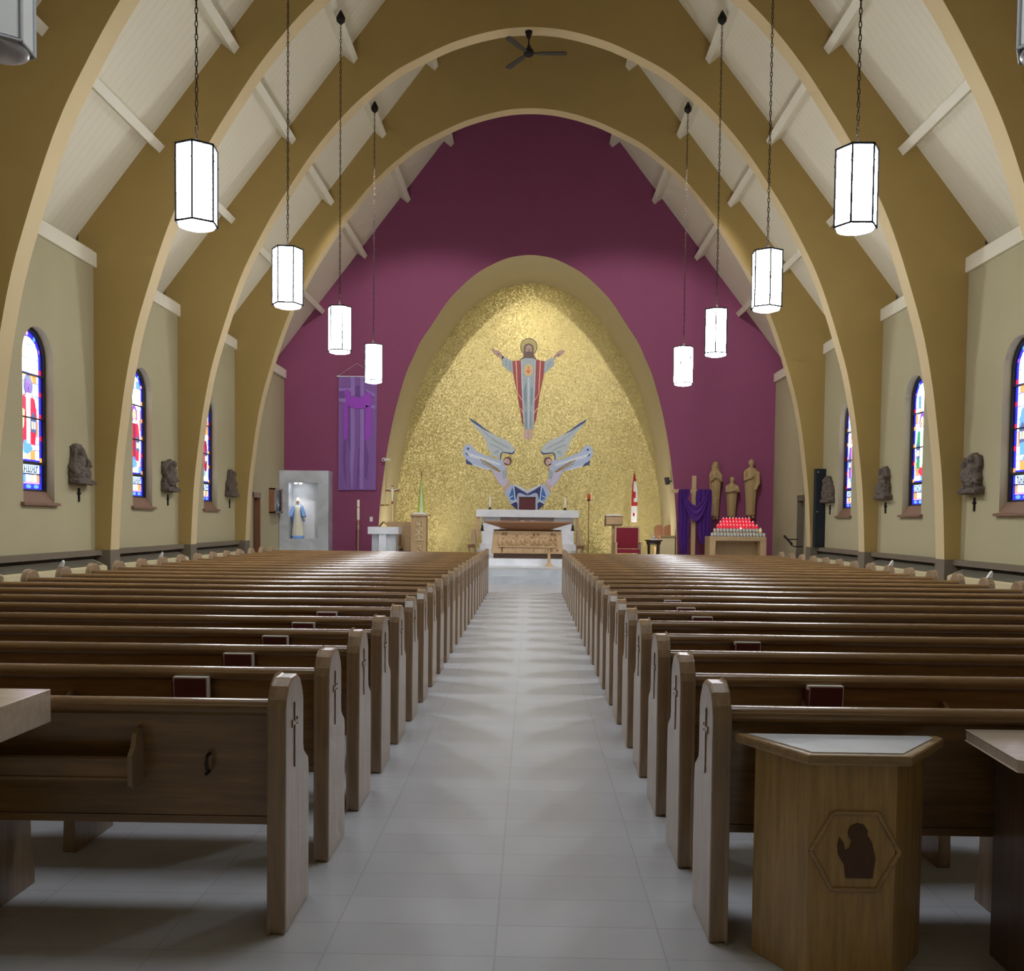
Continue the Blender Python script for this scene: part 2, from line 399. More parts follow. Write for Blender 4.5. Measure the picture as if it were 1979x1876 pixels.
# side walls with arched window openings and door openings
def arch_loop(c, hw, z0, zs, n=18):
    return [(c-hw, z0), (c+hw, z0)] + [(c+hw*math.cos(PI*i/n), zs+hw*math.sin(PI*i/n)) for i in range(n+1)]
WIN = {-1: [14.10, 17.89, 21.70], 1: [14.20, 18.0, 21.84]}
HW, WZ0, WZS = .45, 1.74, 3.88
DOOR = {-1: (25.0, 25.68, 2.23), 1: (24.95, 25.62, 2.3)}
for s, nm in ((-1, 'wall_left'), (1, 'wall_right')):
    dy0, dy1, dz = DOOR[s]
    loops = [[(YB, 0), (dy0, 0), (dy0, dz), (dy1, dz), (dy1, 0), (YE+.02, 0), (YE+.02, 5.95), (YB, 5.95)]]
    for c in WIN[s]: loops.append(arch_loop(c, HW, WZ0, WZS))
    me = fill(loops, lambda a, b: (s*W, a, b), nm, M['wall'])
    bm = bmesh.new(); bm.from_mesh(me)
    def strip(lp, closed, x1):
        pts = lp + ([lp[0]] if closed else [])
        for p, q in zip(pts, pts[1:]):
            bm.faces.new([bm.verts.new(v) for v in ((s*W, *p), (s*W, *q), (s*x1, *q), (s*x1, *p))])
    for lp in loops[1:]: strip(lp, True, W+.3)
    strip([(dy0, 0), (dy0, dz), (dy1, dz), (dy1, 0)], False, W+.25)
    bmesh.ops.remove_doubles(bm, verts=bm.verts, dist=1e-4); bmesh.ops.recalc_face_normals(bm, faces=bm.faces)
    bm.to_mesh(me); bm.free()
    o = bpy.data.objects.new(nm, me); COL.objects.link(o); struct(o)
    # wall plate, ledge and convector casing in each bay
    for y0, y1 in bays[1:]:
        x0, x1 = sorted((s*(W-.06), s*(W+.56)))
        trim(MB().box(x0, x1, y0, y1, 5.66, 5.9), M['beam'])
    for i, (y0, y1) in enumerate(bays[1:5]):
        x0, x1 = sorted((s*(W-.13), s*(W+.02)))
        trim(MB().box(x0, x1, y0, y1, .90, .99), M['ledge'])
        x0, x1 = sorted((s*(W-.012), s*(W+.01)))
        struct(MB().box(x0, x1, y0, y1, 0, .9).build('baseboard_%s' % ('left' if s < 0 else 'right'), M['darkstone']))
        if i == 0: continue
        a, b = y0+.12, y1-.22
        r = thing('convector', '%s convector heater casing with slotted top, %s from the %s' % ('cream', {1: 'nearest bay', 2: 'middle bay', 3: 'farthest bay'}[i], 'camera along the left wall' if s < 0 else 'camera along the right wall'), 'heater', (s*(W-.15), (a+b)/2, 0), 'convector heaters under the side walls')
        X = lambda q: s*(W-q)
        MB().prism([(X(.02), 0), (X(.30), 0), (X(.30), .73), (X(.27), .745), (X(.06), .84), (X(.02), .84)], 'Y', a, b).build('casing', M['radiator'], r)
        g = MB(); k = a+.05; ns = 75; st = (b-a-.1)/ns
        for j in range(ns):
            ya = k+j*st
            g.prism([(X(.262), .7505), (X(.075), .835), (X(.075), .843), (X(.262), .7585)], 'Y', ya, ya+st*.55)
        g.build('grille', M['grille'], r)
# end wall with the apse opening
APS = [(4.42, .34), (4.38, 1.5), (4.29, 2.5), (4.11, 3.8), (3.87, 4.92), (3.6, 5.83), (3.4, 6.28), (3.17, 6.78), (2.82, 7.3), (2.42, 7.9), (2.0, 8.36), (1.47, 8.8), (.8, 9.14), (.35, 9.25), (0, 9.28)]
def refine(P, n=3):
    out = []
    for i in range(len(P)-1):
        p0 = P[max(i-1, 0)]; p1 = P[i]; p2 = P[i+1]; p3 = P[i+2] if i+2 < len(P) else (-P[-2][0], P[-2][1])
        for k in range(n):
            t = k/n; out.append(tuple(.5*((2*b)+(c-a)*t+(2*a-5*b+4*c-d)*t*t+(-a+3*b-3*c+d)*t**3) for a, b, c, d in zip(p0, p1, p2, p3)))
    return out+[P[-1]]
AP = refine(APS); apl = [(x, z) for x, z in AP] + [(-x, z) for x, z in AP[-2::-1]]
outer = [(4.42, .3), (7.75, .3), (7.75, ceil_z(7.75)+.06), (0, CZ+.06), (-7.75, ceil_z(7.75)+.06), (-7.75, .3), (-4.42, .3)]
me = fill([outer + apl[::-1]], lambda a, b: (a, YE, b), 'wall_end', M['purple'])
o = bpy.data.objects.new('wall_end', me); COL.objects.link(o); struct(o)
YM = 31.5
mb = MB()
for p, q in zip(apl, apl[1:]): mb._add([(p[0], YE, p[1]), (q[0], YE, q[1]), (q[0], YM, q[1]), (p[0], YM, p[1])], [(0, 1, 2, 3)], 0, True)
o = mb.build('apse_soffit', M['apse']); struct(o)
bm = bmesh.new(); bm.from_mesh(o.data); bmesh.ops.remove_doubles(bm, verts=bm.verts, dist=1e-4); bmesh.ops.recalc_face_normals(bm, faces=bm.faces); bm.to_mesh(o.data); bm.free()
struct(MB().poly([(x*1.01, YM, z) for x, z in [(4.42, .3)]+apl+[(-4.42, .3)]]).build('wall_apse', M['gold']))
# wall behind the camera
struct(MB().prism([(-7.75, 0), (7.75, 0), (7.75, ceil_z(7.75)), (0, CZ), (-7.75, ceil_z(7.75))], 'Y', YB-.2, YB).build('wall_back', M['wall']))

# ------------------------------------------------------------------ stained glass windows
def gm(name, col, e): return mat('glass_'+name, col, .25, var=.10, scale=25, emis=e, ecol=col)
G = dict(white=gm('white', (1, 1, 1), 2.2), pale=gm('pale_blue', (.62, .80, 1), 1.2), blue=gm('royal_blue', (.05, .05, .85), .75),
         sky=gm('sky_blue', (.16, .45, .95), .9), orange=gm('orange', (1, .42, .10), 1.0), amber=gm('amber', (1, .75, .40), 1.2), red=gm('red', (.85, .03, .10), .75),
         wine=gm('wine', (.45, .02, .12), .5), violet=gm('violet', (.35, .12, .75), .8), green=gm('green', (.05, .45, .20), .75), teal=gm('teal', (.10, .50, .55), .8),
         slate=gm('slate', (.16, .20, .45), .55), ink=gm('ink', (.02, .02, .12), .1), pink=gm('pink', (1, .45, .65), 1.0))
GK = list(G)
def clip(poly, conv):
    """convex clip of poly by the counter-clockwise convex polygon conv"""
    out = poly
    for i in range(len(conv)):
        a, b = conv[i], conv[(i+1) % len(conv)]; inp = out; out = []
        sd = lambda p: (b[0]-a[0])*(p[1]-a[1])-(b[1]-a[1])*(p[0]-a[0])
        for j in range(len(inp)):
            p, q = inp[j], inp[(j+1) % len(inp)]; sp, sq = sd(p), sd(q)
            if sp >= 0: out.append(p)
            if (sp >= 0) != (sq >= 0):
                t = sp/(sp-sq); out.append((p[0]+(q[0]-p[0])*t, p[1]+(q[1]-p[1])*t))
        if len(out) < 3: return []
    return out
def ellp(c, rx, rz, n=16): return [(c[0]+rx*math.cos(2*PI*i/n), c[1]+rz*math.sin(2*PI*i/n)) for i in range(n)]
def window(s, k, fig):
    c = WIN[s][k]; xf = W+.12
    base = bpy.data.objects.new('window_%d' % (k+1+(0 if s < 0 else 3)), None); COL.objects.link(base); base.location = (s*W, c, WZ0); struct(base)
    fo = arch_loop(0, HW, WZ0-.02, WZS); fi = arch_loop(0, HW-.055, WZ0+.2, WZS)
    mb = MB(); n = len(fo)
    for x in (xf, xf+.06):
        for i in range(n): j = (i+1) % n; mb._add([(s*x, c+p[0], p[1]) for p in (fo[i], fo[j], fi[j], fi[i])], [(0, 1, 2, 3)])
    for i in range(n): j = (i+1) % n; mb._add([(s*x, c+p[0], p[1]) for x, p in ((xf, fi[i]), (xf, fi[j]), (xf+.06, fi[j]), (xf+.06, fi[i]))], [(0, 1, 2, 3)])
    mb.build('frame', M['lead'], base)
    # sloping stone sill
    q = lambda a, b, z: (s*a, b, z)
    mb = MB(); y0, y1 = c-HW, c+HW
    mb._add([q(W-.06, y0-.08, 1.70), q(W-.06, y1+.08, 1.70), q(W-.06, y0-.08, 1.735), q(W-.06, y1+.08, 1.735), q(W+.02, y0-.08, 1.70), q(W+.02, y1+.08, 1.70), q(W, y0-.08, 1.75), q(W, y1+.08, 1.75)],
            [(0, 1, 3, 2), (2, 3, 7, 6), (0, 4, 5, 1), (0, 2, 6, 4), (1, 5, 7, 3)])
    mb._add([q(W, y0, 1.75), q(W, y1, 1.75), q(xf+.02, y1, 1.94), q(xf+.02, y0, 1.94)], [(0, 1, 2, 3)])
    mb.build('sill', M['sill'], base)
    # glass: layered leaded pieces, all one pane's pattern
    mb = MB(); R = random.Random(10*k+s)
    hw = HW-.05; zb = 1.93
    def put(pts, key, lay): mb._add([(s*(xf+.05-.004*lay), c+a, b) for a, b in pts], [tuple(range(len(pts)))], GK.index(key))
    put(arch_loop(0, hw+.01, zb, WZS), 'blue', 0)
    z = 2.35
    while z < 3.95:                                              # border jewels
        for e in (-1, 1):
            a = e*(hw-.035); put([(a-.03, z), (a+.03, z), (a+.03, z+.07), (a-.03, z+.07)], R.choice(['orange', 'red', 'orange']), 1)
        z += .33
    for i in range(5):
        t = PI*(.12+.19*i); put(ellp(((hw-.04)*math.cos(t), WZS+(hw-.04)*math.sin(t)), .035, .035, 8), R.choice(['sky', 'violet', 'orange', 'pink']), 1)
    fw = hw-.085; field = arch_loop(0, fw, 2.38, WZS)
    z = 2.38
    while z < 4.25:                                              # background quarries
        h = R.uniform(.09, .22); a = -fw
        while a < fw:
            w = R.uniform(.09, .26)
            pol = clip([(a, z), (min(a+w, fw), z), (min(a+w, fw), z+h), (a, z+h)], field)
            if pol:
                g = .004; cx = sum(p[0] for p in pol)/len(pol); cz = sum(p[1] for p in pol)/len(pol)
                pol = [(p[0]-g*(1 if p[0] > cx else -1), p[1]-g*(1 if p[1] > cz else -1)) for p in pol]
                put(pol, R.choices(['white', 'pale', 'amber', 'orange', 'sky'], [6 if z > 3.6 else 4, 3, 1.5, 1.2 if z < 3.9 else .2, .5])[0], 2)
            a += w
        z += h
    put([(-fw, 2.38), (fw, 2.38), (fw, 4.3), (-fw, 4.3)], 'white', 1) if False else None
    robe, robe2, hair = fig
    put([(-.21, 2.62), (.20, 2.60), (.25, 3.05), (.19, 3.28), (.06, 3.36), (-.07, 3.36), (-.20, 3.27), (-.26, 3.0)], robe, 3)
    put([(-.05, 2.62), (.05, 2.62), (.06, 3.3), (-.06, 3.3)], robe2, 4)
    put([(-.25, 2.72), (-.13, 2.86), (-.10, 3.1), (-.2, 3.14), (-.27, 2.95)], 'amber', 4)
    put([(.06, 2.80), (.22, 2.78), (.23, 3.0), (.14, 3.10), (.05, 3.0)], 'slate', 4)
    put([(.08, 2.84), (.13, 2.84), (.13, 2.95), (.08, 2.95)], 'amber', 5); put([(.15, 2.84), (.20, 2.84), (.20, 2.95), (.15, 2.95)], 'pale', 5)
    put([(-.16, 2.48), (-.02, 2.46), (.12, 2.54), (.02, 2.68), (-.14, 2.66)], 'sky' if robe != 'green' else 'red', 4)
    put(ellp((0, 3.47), .125, .17), 'slate' if hair == 'slate' else hair, 3)
    put(ellp((0, 3.46), .075, .11), 'amber' if hair != 'slate' else 'violet', 4)
    for e in (-1, 1): put([(e*.035-.016, 3.485), (e*.035+.016, 3.485), (e*.035+.016, 3.495), (e*.035-.016, 3.495)], 'ink', 5)
    put([(-.012, 3.41), (.012, 3.41), (.006, 3.47), (-.006, 3.47)], 'ink', 5); put([(-.03, 3.385), (.03, 3.385), (.025, 3.393), (-.025, 3.393)], 'ink', 5)
    put([(-.10, 3.30), (.10, 3.30), (.06, 3.36), (-.06, 3.36)], 'white', 5)
    # lettered band and bottom panels
    put([(-fw, 2.17), (fw, 2.17), (fw, 2.31), (-fw, 2.31)], 'pale', 2)
    a = -fw+.03
    while a < fw-.04:
        w = R.uniform(.03, .055); put([(a, 2.19), (a+w*.4, 2.19), (a+w*.4, 2.29), (a, 2.29)], 'ink', 3)
        zz = R.choice([2.19, 2.23, 2.27]); put([(a, zz), (a+w, zz), (a+w, zz+.02), (a, zz+.02)], 'ink', 3); a += w+.016
    a = -fw; cols = ['orange', 'pale', 'sky', 'white', 'pale', 'amber', 'white', 'orange']
    for i in range(8): put([(a+.003, 2.05), (a+fw/4-.003, 2.05), (a+fw/4-.003, 2.16), (a+.003, 2.16)], cols[(i+k) % 8], 2); a += fw/4
    put([(-fw, 2.025), (fw, 2.025), (fw, 2.045), (-fw, 2.045)], 'pink', 2)
    for e in (-.22, 0, .22): put(ellp((e, 1.985), .075, .03), 'sky', 2)
    mb.build('stained_glass', [G[q] for q in GK], base)
    mb = MB()
    for zz, h in ((3.64, .02), (3.0, .02), (2.33, .045), (2.17, .012)):
        x0, x1 = sorted((s*(xf+.005), s*(xf+.045))); mb.box(x0, x1, c-hw, c+hw, zz-h/2, zz+h/2)
    mb.build('glazing_bars', M['lead'], base)
    return base
FIG = {(-1, 0): ('red', 'white', 'slate'), (-1, 1): ('red', 'wine', 'violet'), (-1, 2): ('wine', 'red', 'slate'), (1, 0): ('sky', 'orange', 'red'), (1, 1): ('green', 'white', 'violet'), (1, 2): ('violet', 'pink', 'red')}
for (s, k), fg in FIG.items(): window(s, k, fg)
# doors in the side walls near the sanctuary
for s, i in ((-1, 1), (1, 2)):
    y0, y1, z1 = DOOR[s]
    base = bpy.data.objects.new('door_%d' % i, None); COL.objects.link(base); base.location = (s*(W+.1), (y0+y1)/2, 0); struct(base)
    x0, x1 = sorted((s*(W+.13), s*(W+.17)))
    mt = M['brown'] if s < 0 else M['ledge']
    MB().box(x0, x1, y0+.04, y1-.04, .0, z1-.14).build('leaf', M['darkwood'] if s < 0 else M['ledge'], base)
    x0, x1 = sorted((s*(W-.015), s*(W+.16)))
    MB().box(x0, x1, y0, y0+.05, 0, z1).box(x0, x1, y1-.05, y1, 0, z1).box(x0, x1, y0, y1, z1-.14, z1).build('frame', mt, base)
    xx = s*(W+.12); MB().ball((xx, y0+.12, 1.3), .028).build('handle', M['brass'], base)

# ------------------------------------------------------------------ hanging lanterns
LX, LZB, LZT = 3.4675, 4.655, 5.45
LY = [RY[0]+RT/2-1.895-.17, 10.22, 14.011, 17.80, 21.59]; LY[0] = 6.43
def hexa(r, z, ph=0): return [(r*math.cos(PI/3*i+ph), r*math.sin(PI/3*i+ph), z) for i in range(6)]
def lantern(x, y, lit, label, ph, group):
    t = thing('hanging_lantern', label, 'lantern', (x, y, 0), group)
    r = .215
    L = lambda pts: [(px+x, py+y, z) for px, py, z in pts]
    g = M['glow'] if lit else M['unlit']
    mb = MB()
    for k in range(6):
        a = hexa(r, LZB+.02, ph); b = hexa(r, LZT-.01, ph); j = (k+1) % 6
        mb._add(L([a[k], a[j], b[j], b[k]]), [(0, 1, 2, 3)])
    mb.build('glass_panels', g, t)
    mb = MB()
    for k in range(6):
        p = hexa(r+.004, 0, ph)[k]; mb.tube([(x+p[0], y+p[1], LZB), (x+p[0], y+p[1], LZT)], .011 if lit else .014, 6)
        mb.ball((x+p[0]*1.03, y+p[1]*1.03, LZT-.17), .013, n=6, k=4)
    for z, q in ((LZB, 0), (LZT, 0)):
        ring = [(x+p[0], y+p[1], z) for p in hexa(r+.006, z, ph)]
        for k in range(6): mb.tube([ring[k], ring[(k+1) % 6]], .012, 6)
    mb.build('frame', M['litframe' if lit else 'frame'], t)
    mb = MB(); mb.lathe([(.19, LZB-.005), (.185, LZB-.03), (.12, LZB-.05), (.02, LZB-.055)], (x, y, 0), 20)
    mb.build('bottom_diffuser', M['glow'] if lit else M['unlit2'], t)
    mb = MB(); mb._add(L(hexa(r, LZT, ph)), [tuple(range(6))]); mb.build('top_plate', M['frame'] if not lit else M['glow'], t)
    mb = MB(); mb.lathe([(.075, LZT+.005), (.07, LZT+.03), (.03, LZT+.045), (.022, LZT+.09), (.005, LZT+.1)], (x, y, 0), 14)
    mb.build('cap', M['chrome'], t)
    zt = 10.62
    mb = MB(); z = LZT+.09; k = 0
    ln = .085
    while z < zt:
        for e in (0,):
            cx = [(math.cos(a)*.014, math.sin(a)*(ln*.5)) for a in [2*PI*i/8 for i in range(9)]]
            mb.tube([(x+(u if k % 2 else 0), y+(0 if k % 2 else u), z+v+ln*.42) for u, v in cx], .0055, 4)
        z += ln*.8; k += 1
    mb.build('chain', M['chain'], t)
    mb = MB(); mb.lathe([(.01, zt-.06), (.075, zt), (.085, zt+.06), (.04, zt+.15), (.012, zt+.20)], (x, y, 0), 14)
    mb.build('ceiling_canopy', M['iron'], t)
    return t
for s in (-1, 1):
    side = 'left' if s < 0 else 'right'
    names = ['unlit grey glass lantern cut by the %s edge of the photo' % side, 'lit white hexagonal lantern on a chain, largest lit one on the %s' % side,
             'lit white hexagonal lantern on a chain, second largest on the %s' % side, 'lit white hexagonal lantern on a chain, third largest on the %s' % side, 'lit white hexagonal lantern on a chain, smallest one on the %s' % side]
    for i, y in enumerate(LY):
        lantern(s*LX, y, i > 0, names[i], (PI/2+.12 if s < 0 else .0) + (0, 0, .5, .3, .1)[i], 'hanging lanterns along the nave')

# ------------------------------------------------------------------ ceiling fan under the second farthest arch
p = at(1022, 62, 19.87); q = at(1022, 103, 19.87)
t = thing('ceiling_fan', 'dark three-bladed ceiling fan hanging from the crown of an arch', 'fan', (p.x, p.y, q.z))
MB().lathe([(.075, 11.495), (.075, 11.45), (.035, 11.34), (.02, 11.33)], (p.x, p.y, 0), 14).build('canopy', M['iron'], t)
MB().tube([(p.x, p.y, 11.35), (p.x, p.y, q.z+.1)], .016).build('downrod', M['iron'], t)
MB().lathe([(.03, .16), (.05, .1), (.10, .05), (.105, -.02), (.06, -.06), (.01, -.065)], tuple(q), 18).build('motor', M['iron'], t)
for a in (0, 125, 238):
    a = math.radians(a); c, s_ = math.cos(a), math.sin(a)
    mb = MB(); pts = [(.09, -.03), (.24, -.055), (.74, -.07), (.78, -.04), (.78, .04), (.74, .07), (.24, .055), (.09, .03)]
    mb.prism([(p.x+u*c-v*s_, p.y+u*s_+v*c) for u, v in pts], 'Z', q.z-.012, q.z+.004)
    mb.build('blade', M['black'], t)

# ------------------------------------------------------------------ pews
XA, XO, PY0, PP, NP = .785, 5.45, 3.4818, .7606, 23
PROF = [(0, 0), (0, .845), (.012, .88), (.045, .925), (.10, .95), (.19, .95), (.24, .925), (.275, .88), (.29, .84), (.29, .66), (.30, .63), (.335, .605), (.375, .585), (.385, .54), (.385, 0)]
def pew(s):
    t = thing('pew', '', 'pew', (s*XA, PY0, 0), 'oak pews %s of the aisle' % ('left' if s < 0 else 'right'))
    Y = lambda a: PY0+a
    for x, nm in ((XA, 'a'), (XO-.065, 'b')):
        x0, x1 = sorted((s*x, s*(x+.065)))
        e = MB().prism([(Y(a), z) for a, z in PROF], 'X', x0, x1).build('end_panel', M['pewend'], t, bevel=.012)
        if nm == 'a':
            xx0, xx1 = sorted((s*(XA-.004), s*(XA+.004)))
            MB().box(xx0, xx1, Y(.135), Y(.147), .60, .85).box(xx0, xx1, Y(.105), Y(.177), .765, .779).box(xx0, xx1, Y(.10), Y(.108), .757, .787).box(xx0, xx1, Y(.174), Y(.182), .757, .787).build('carved_cross', M['pew'], e)
    a, b = sorted((s*(XA+.06), s*(XO-.06)))
    MB().prism([(Y(.035), .845), (Y(.06), .845), (Y(.085), .70), (Y(.125), .42), (Y(.095), .42), (Y(.055), .70)], 'X', a, b).build('backrest', M['pew'], t)
    MB().prism([(Y(.048+.042*math.cos(2*PI*i/14)), .845+.032*math.sin(2*PI*i/14)) for i in range(14)], 'X', a, b, smooth=True).build('top_rail', M['pew'], t)
    MB().prism([(Y(.10), .415), (Y(.37), .435), (Y(.385), .425), (Y(.38), .40), (Y(.10), .385)], 'X', a, b).build('seat', M['pew'], t)
    for x in (2.0, 3.6):
        x0, x1 = sorted((s*(x-.03), s*(x+.03)))
        MB().prism([(Y(.07), 0), (Y(.09), .40), (Y(.43), .40), (Y(.435), .16), (Y(.46), .07), (Y(.46), 0)], 'X', x0, x1).build('support_leg', M['pewend'], t, bevel=.008)
    x0, x1 = sorted((s*1.35, s*1.95))
    rk = MB().box(x0, x1, Y(-.035), Y(-.02), .58, .668).box(x0, x1, Y(-.043), Y(-.02), .652, .664).box(x0, x1, Y(-.043), Y(-.02), .584, .594).box(x0, x1, Y(-.03), Y(.075), .578, .588).build('book_rack', M['pew'], t)
    for x in (1.335, 1.95):
        x0, x1 = sorted((s*x, s*(x+.018)))
        MB().prism([(Y(-.045), .565), (Y(-.045), .68), (Y(-.02), .70), (Y(-.005), .75), (Y(.02), .765), (Y(.07), .765), (Y(.085), .565), (Y(-.02), .55)], 'X', x0, x1).build('rack_bracket', M['pewend'], rk)
    xh = s*1.085
    MB().tube([(xh, Y(.058), .665), (xh, Y(.03), .662), (xh, Y(.02), .64), (xh, Y(.03), .61), (xh, Y(.02), .597), (xh, Y(.055), .60)], .007, 6).build('hat_clip', M['chain'], t)
    return t
PL = {}
for s in (-1, 1):
    pr = pew(s); side = 'left' if s < 0 else 'right'
    for k in range(NP):
        lab = 'oak pew on the %s of the aisle, %s row from the back' % (side, ORD[k])
        if k == 0: lab = 'nearest oak pew on the %s of the aisle, its full back in view' % side
        if k == NP-1: lab = 'farthest oak pew on the %s of the aisle, in front of the sanctuary' % side
        if k == 0: pr['label'] = lab; PL[s, k] = pr
        else: PL[s, k] = dup(pr, (s*XA, PY0+k*PP, 0), lab)
for c in list(PL[1, 0].children):
    if c.name.startswith('book_rack'):
        for g in list(c.children): bpy.data.objects.remove(g)
        bpy.data.objects.remove(c)
# hymn books standing in the racks
bk = None
for s, k, x, tilt, rows in ((-1, 1, 1.40, .02, 0), (-1, 2, 1.42, 0, 0), (-1, 3, 1.43, 0, 0), (-1, 4, 1.44, 0, 0), (-1, 5, 1.44, 0, 0), (1, 1, 1.42, 0, 0), (1, 3, 1.42, 0, 0), (1, 5, 1.42, 0, 0), (1, 6, 1.42, 0, 0), (1, 7, 1.42, 0, 0)):
    y = PY0+k*PP
    lab = 'hymn book in the rack of the %s pew row, %s of the aisle' % (ORD[k], 'left' if s < 0 else 'right')
    if bk is None:
        bk = thing('hymn_book', lab, 'book', (s*x, y, .588), 'hymn books standing in the pew racks')
        P = lambda e: [(y-.016-.012+e, .59), (y+.010-.012+e, .59), (y-.004+e, .828), (y-.030+e, .828)]
        MB().prism([(y-.012, .589), (y+.03, .589), (y+.012, .838), (y-.03, .838)], 'X', s*x-.078, s*x+.076).build('page_block', M['paper'], bk)
        MB().prism([(y-.018, .588), (y-.012, .588), (y-.030, .832), (y-.036, .832)], 'X', s*x-.070, s*x+.070).prism([(y+.03, .588), (y+.036, .588), (y+.018, .836), (y+.012, .836)], 'X', s*x-.08, s*x+.08).box(s*x-.084, s*x-.076, y-.03, y+.03, .60, .82).build('cover', M['redfab2'], bk)
        for q in bk.children: pass
    else: dup(bk, (s*x, y, .588), lab)

for s in (-1, 1):                                                   # white tags clipped on two outer ends a side
    for k in (10, 14):
        x = s*(XO-.02); y = PY0+k*PP+.10
        o = MB().prism([(x-.03, .948), (x+.02, .948), (x+.035, 1.0), (x+.025, 1.03), (x-.0, 1.0)], 'Y', y-.02, y+.02).build('white_tag', M['paper'])
        tag(o, 'small white tag on top of the wall end of the %s pew row, %s side' % (ORD[k], 'left' if s < 0 else 'right'), 'tag', 'white tags on the pew ends')

M['darkbrown'] = wood('dark_brown_wood', (.12, .062, .03), .4, .2, 'Z', var=.25)
# ------------------------------------------------------------------ furniture behind the last pews
# bevelled stand with a praying figure
t = thing('offering_stand', 'pale oak half-hexagon stand with marble top and praying figure in a hexagon', 'stand', (1.2, 3.33, 0))
zb = .755
body = [(.93, 3.44), (1.055, 3.19), (1.345, 3.19), (1.535, 3.44)]
MB().prism(body, 'Z', 0, zb).build('body', M['oak'], t, bevel=.003)
top = [(.86, 3.465), (1.035, 3.145), (1.375, 3.145), (1.60, 3.43), (1.59, 3.465)]
MB().prism(top, 'Z', zb, zb+.035).build('top', M['oakx'], t, bevel=.008)
cx = 1.21; cy = 3.32
MB().prism([(cx+(x-cx)*.88, cy+(y-cy)*.84) for x, y in top], 'Z', zb+.035, zb+.0385).build('marble_inlay', M['marble'], t)
hx, hz, hy = 1.21, .455, 3.19
fr = MB(); hexo = [(.148, 0), (.075, .13), (-.075, .13), (-.148, 0), (-.075, -.13), (.075, -.13)]
for i in range(6):
    a, b = hexo[i], hexo[(i+1) % 6]
    fr.tube([(hx+a[0], hy-.002, hz+a[1]), (hx+b[0], hy-.002, hz+b[1])], .0085, 8)
fr.build('hexagon_moulding', M['oakx'], t)
pl = MB()
fig = [(-.03, -.085), (.055, -.085), (.062, -.02), (.05, .03), (.035, .055), (.036, .07), (.022, .088), (.002, .092), (-.018, .082), (-.026, .062), (-.022, .045), (-.012, .035), (-.02, .012), (-.034, .0), (-.04, .03), (-.052, .045), (-.058, .02), (-.055, -.01), (-.035, -.045)]
pl.prism([(hx+a*1.05+.002, hz+b*1.05) for a, b in fig], 'Y', hy-.006, hy+.002)
pl.build('praying_figure', M['inlay'], t)
# table cut by the right edge
t = thing('side_table', 'dark oak table at the right edge of the photo', 'table', (2.1, 3.2, 0))
MB().prism([(1.69, 3.46), (1.655, 3.02), (1.80, 2.94), (2.5, 2.94), (2.5, 3.46)], 'Z', .775, .815).build('table_top', M['laminate'], t, bevel=.004)
bp = []
MB().prism([(3.44, 0), (3.44, .775), (3.08, .775), (3.08, .56), (3.10, .40), (3.085, .25), (3.04, .1), (3.02, 0)], 'X', 1.79, 1.83).build('side_panel', M['darkbrown'], t)
MB().prism([(3.44, 0), (3.44, .775), (3.08, .775), (3.02, 0)], 'X', 2.4, 2.44).build('side_panel', M['darkbrown'], t)
MB().box(1.83, 2.4, 3.1, 3.12, .1, .775).build('front_panel', M['darkbrown'], t)
MB().box(1.81, 1.86, 3.06, 3.10, .37, .40).build('latch', M['frame'], t)
# thick slab table cut by the left edge
t = thing('side_table', 'thick pale oak table top at the left edge of the photo', 'table', (-2.2, 3.2, 0))
MB().box(-2.75, -1.63, 2.9, 3.43, .80, .92).build('table_top', M['laminate'], t, bevel=.003)
MB().box(-2.6, -2.05, 3.0, 3.35, 0, .80).build('pedestal', M['oak'], t)

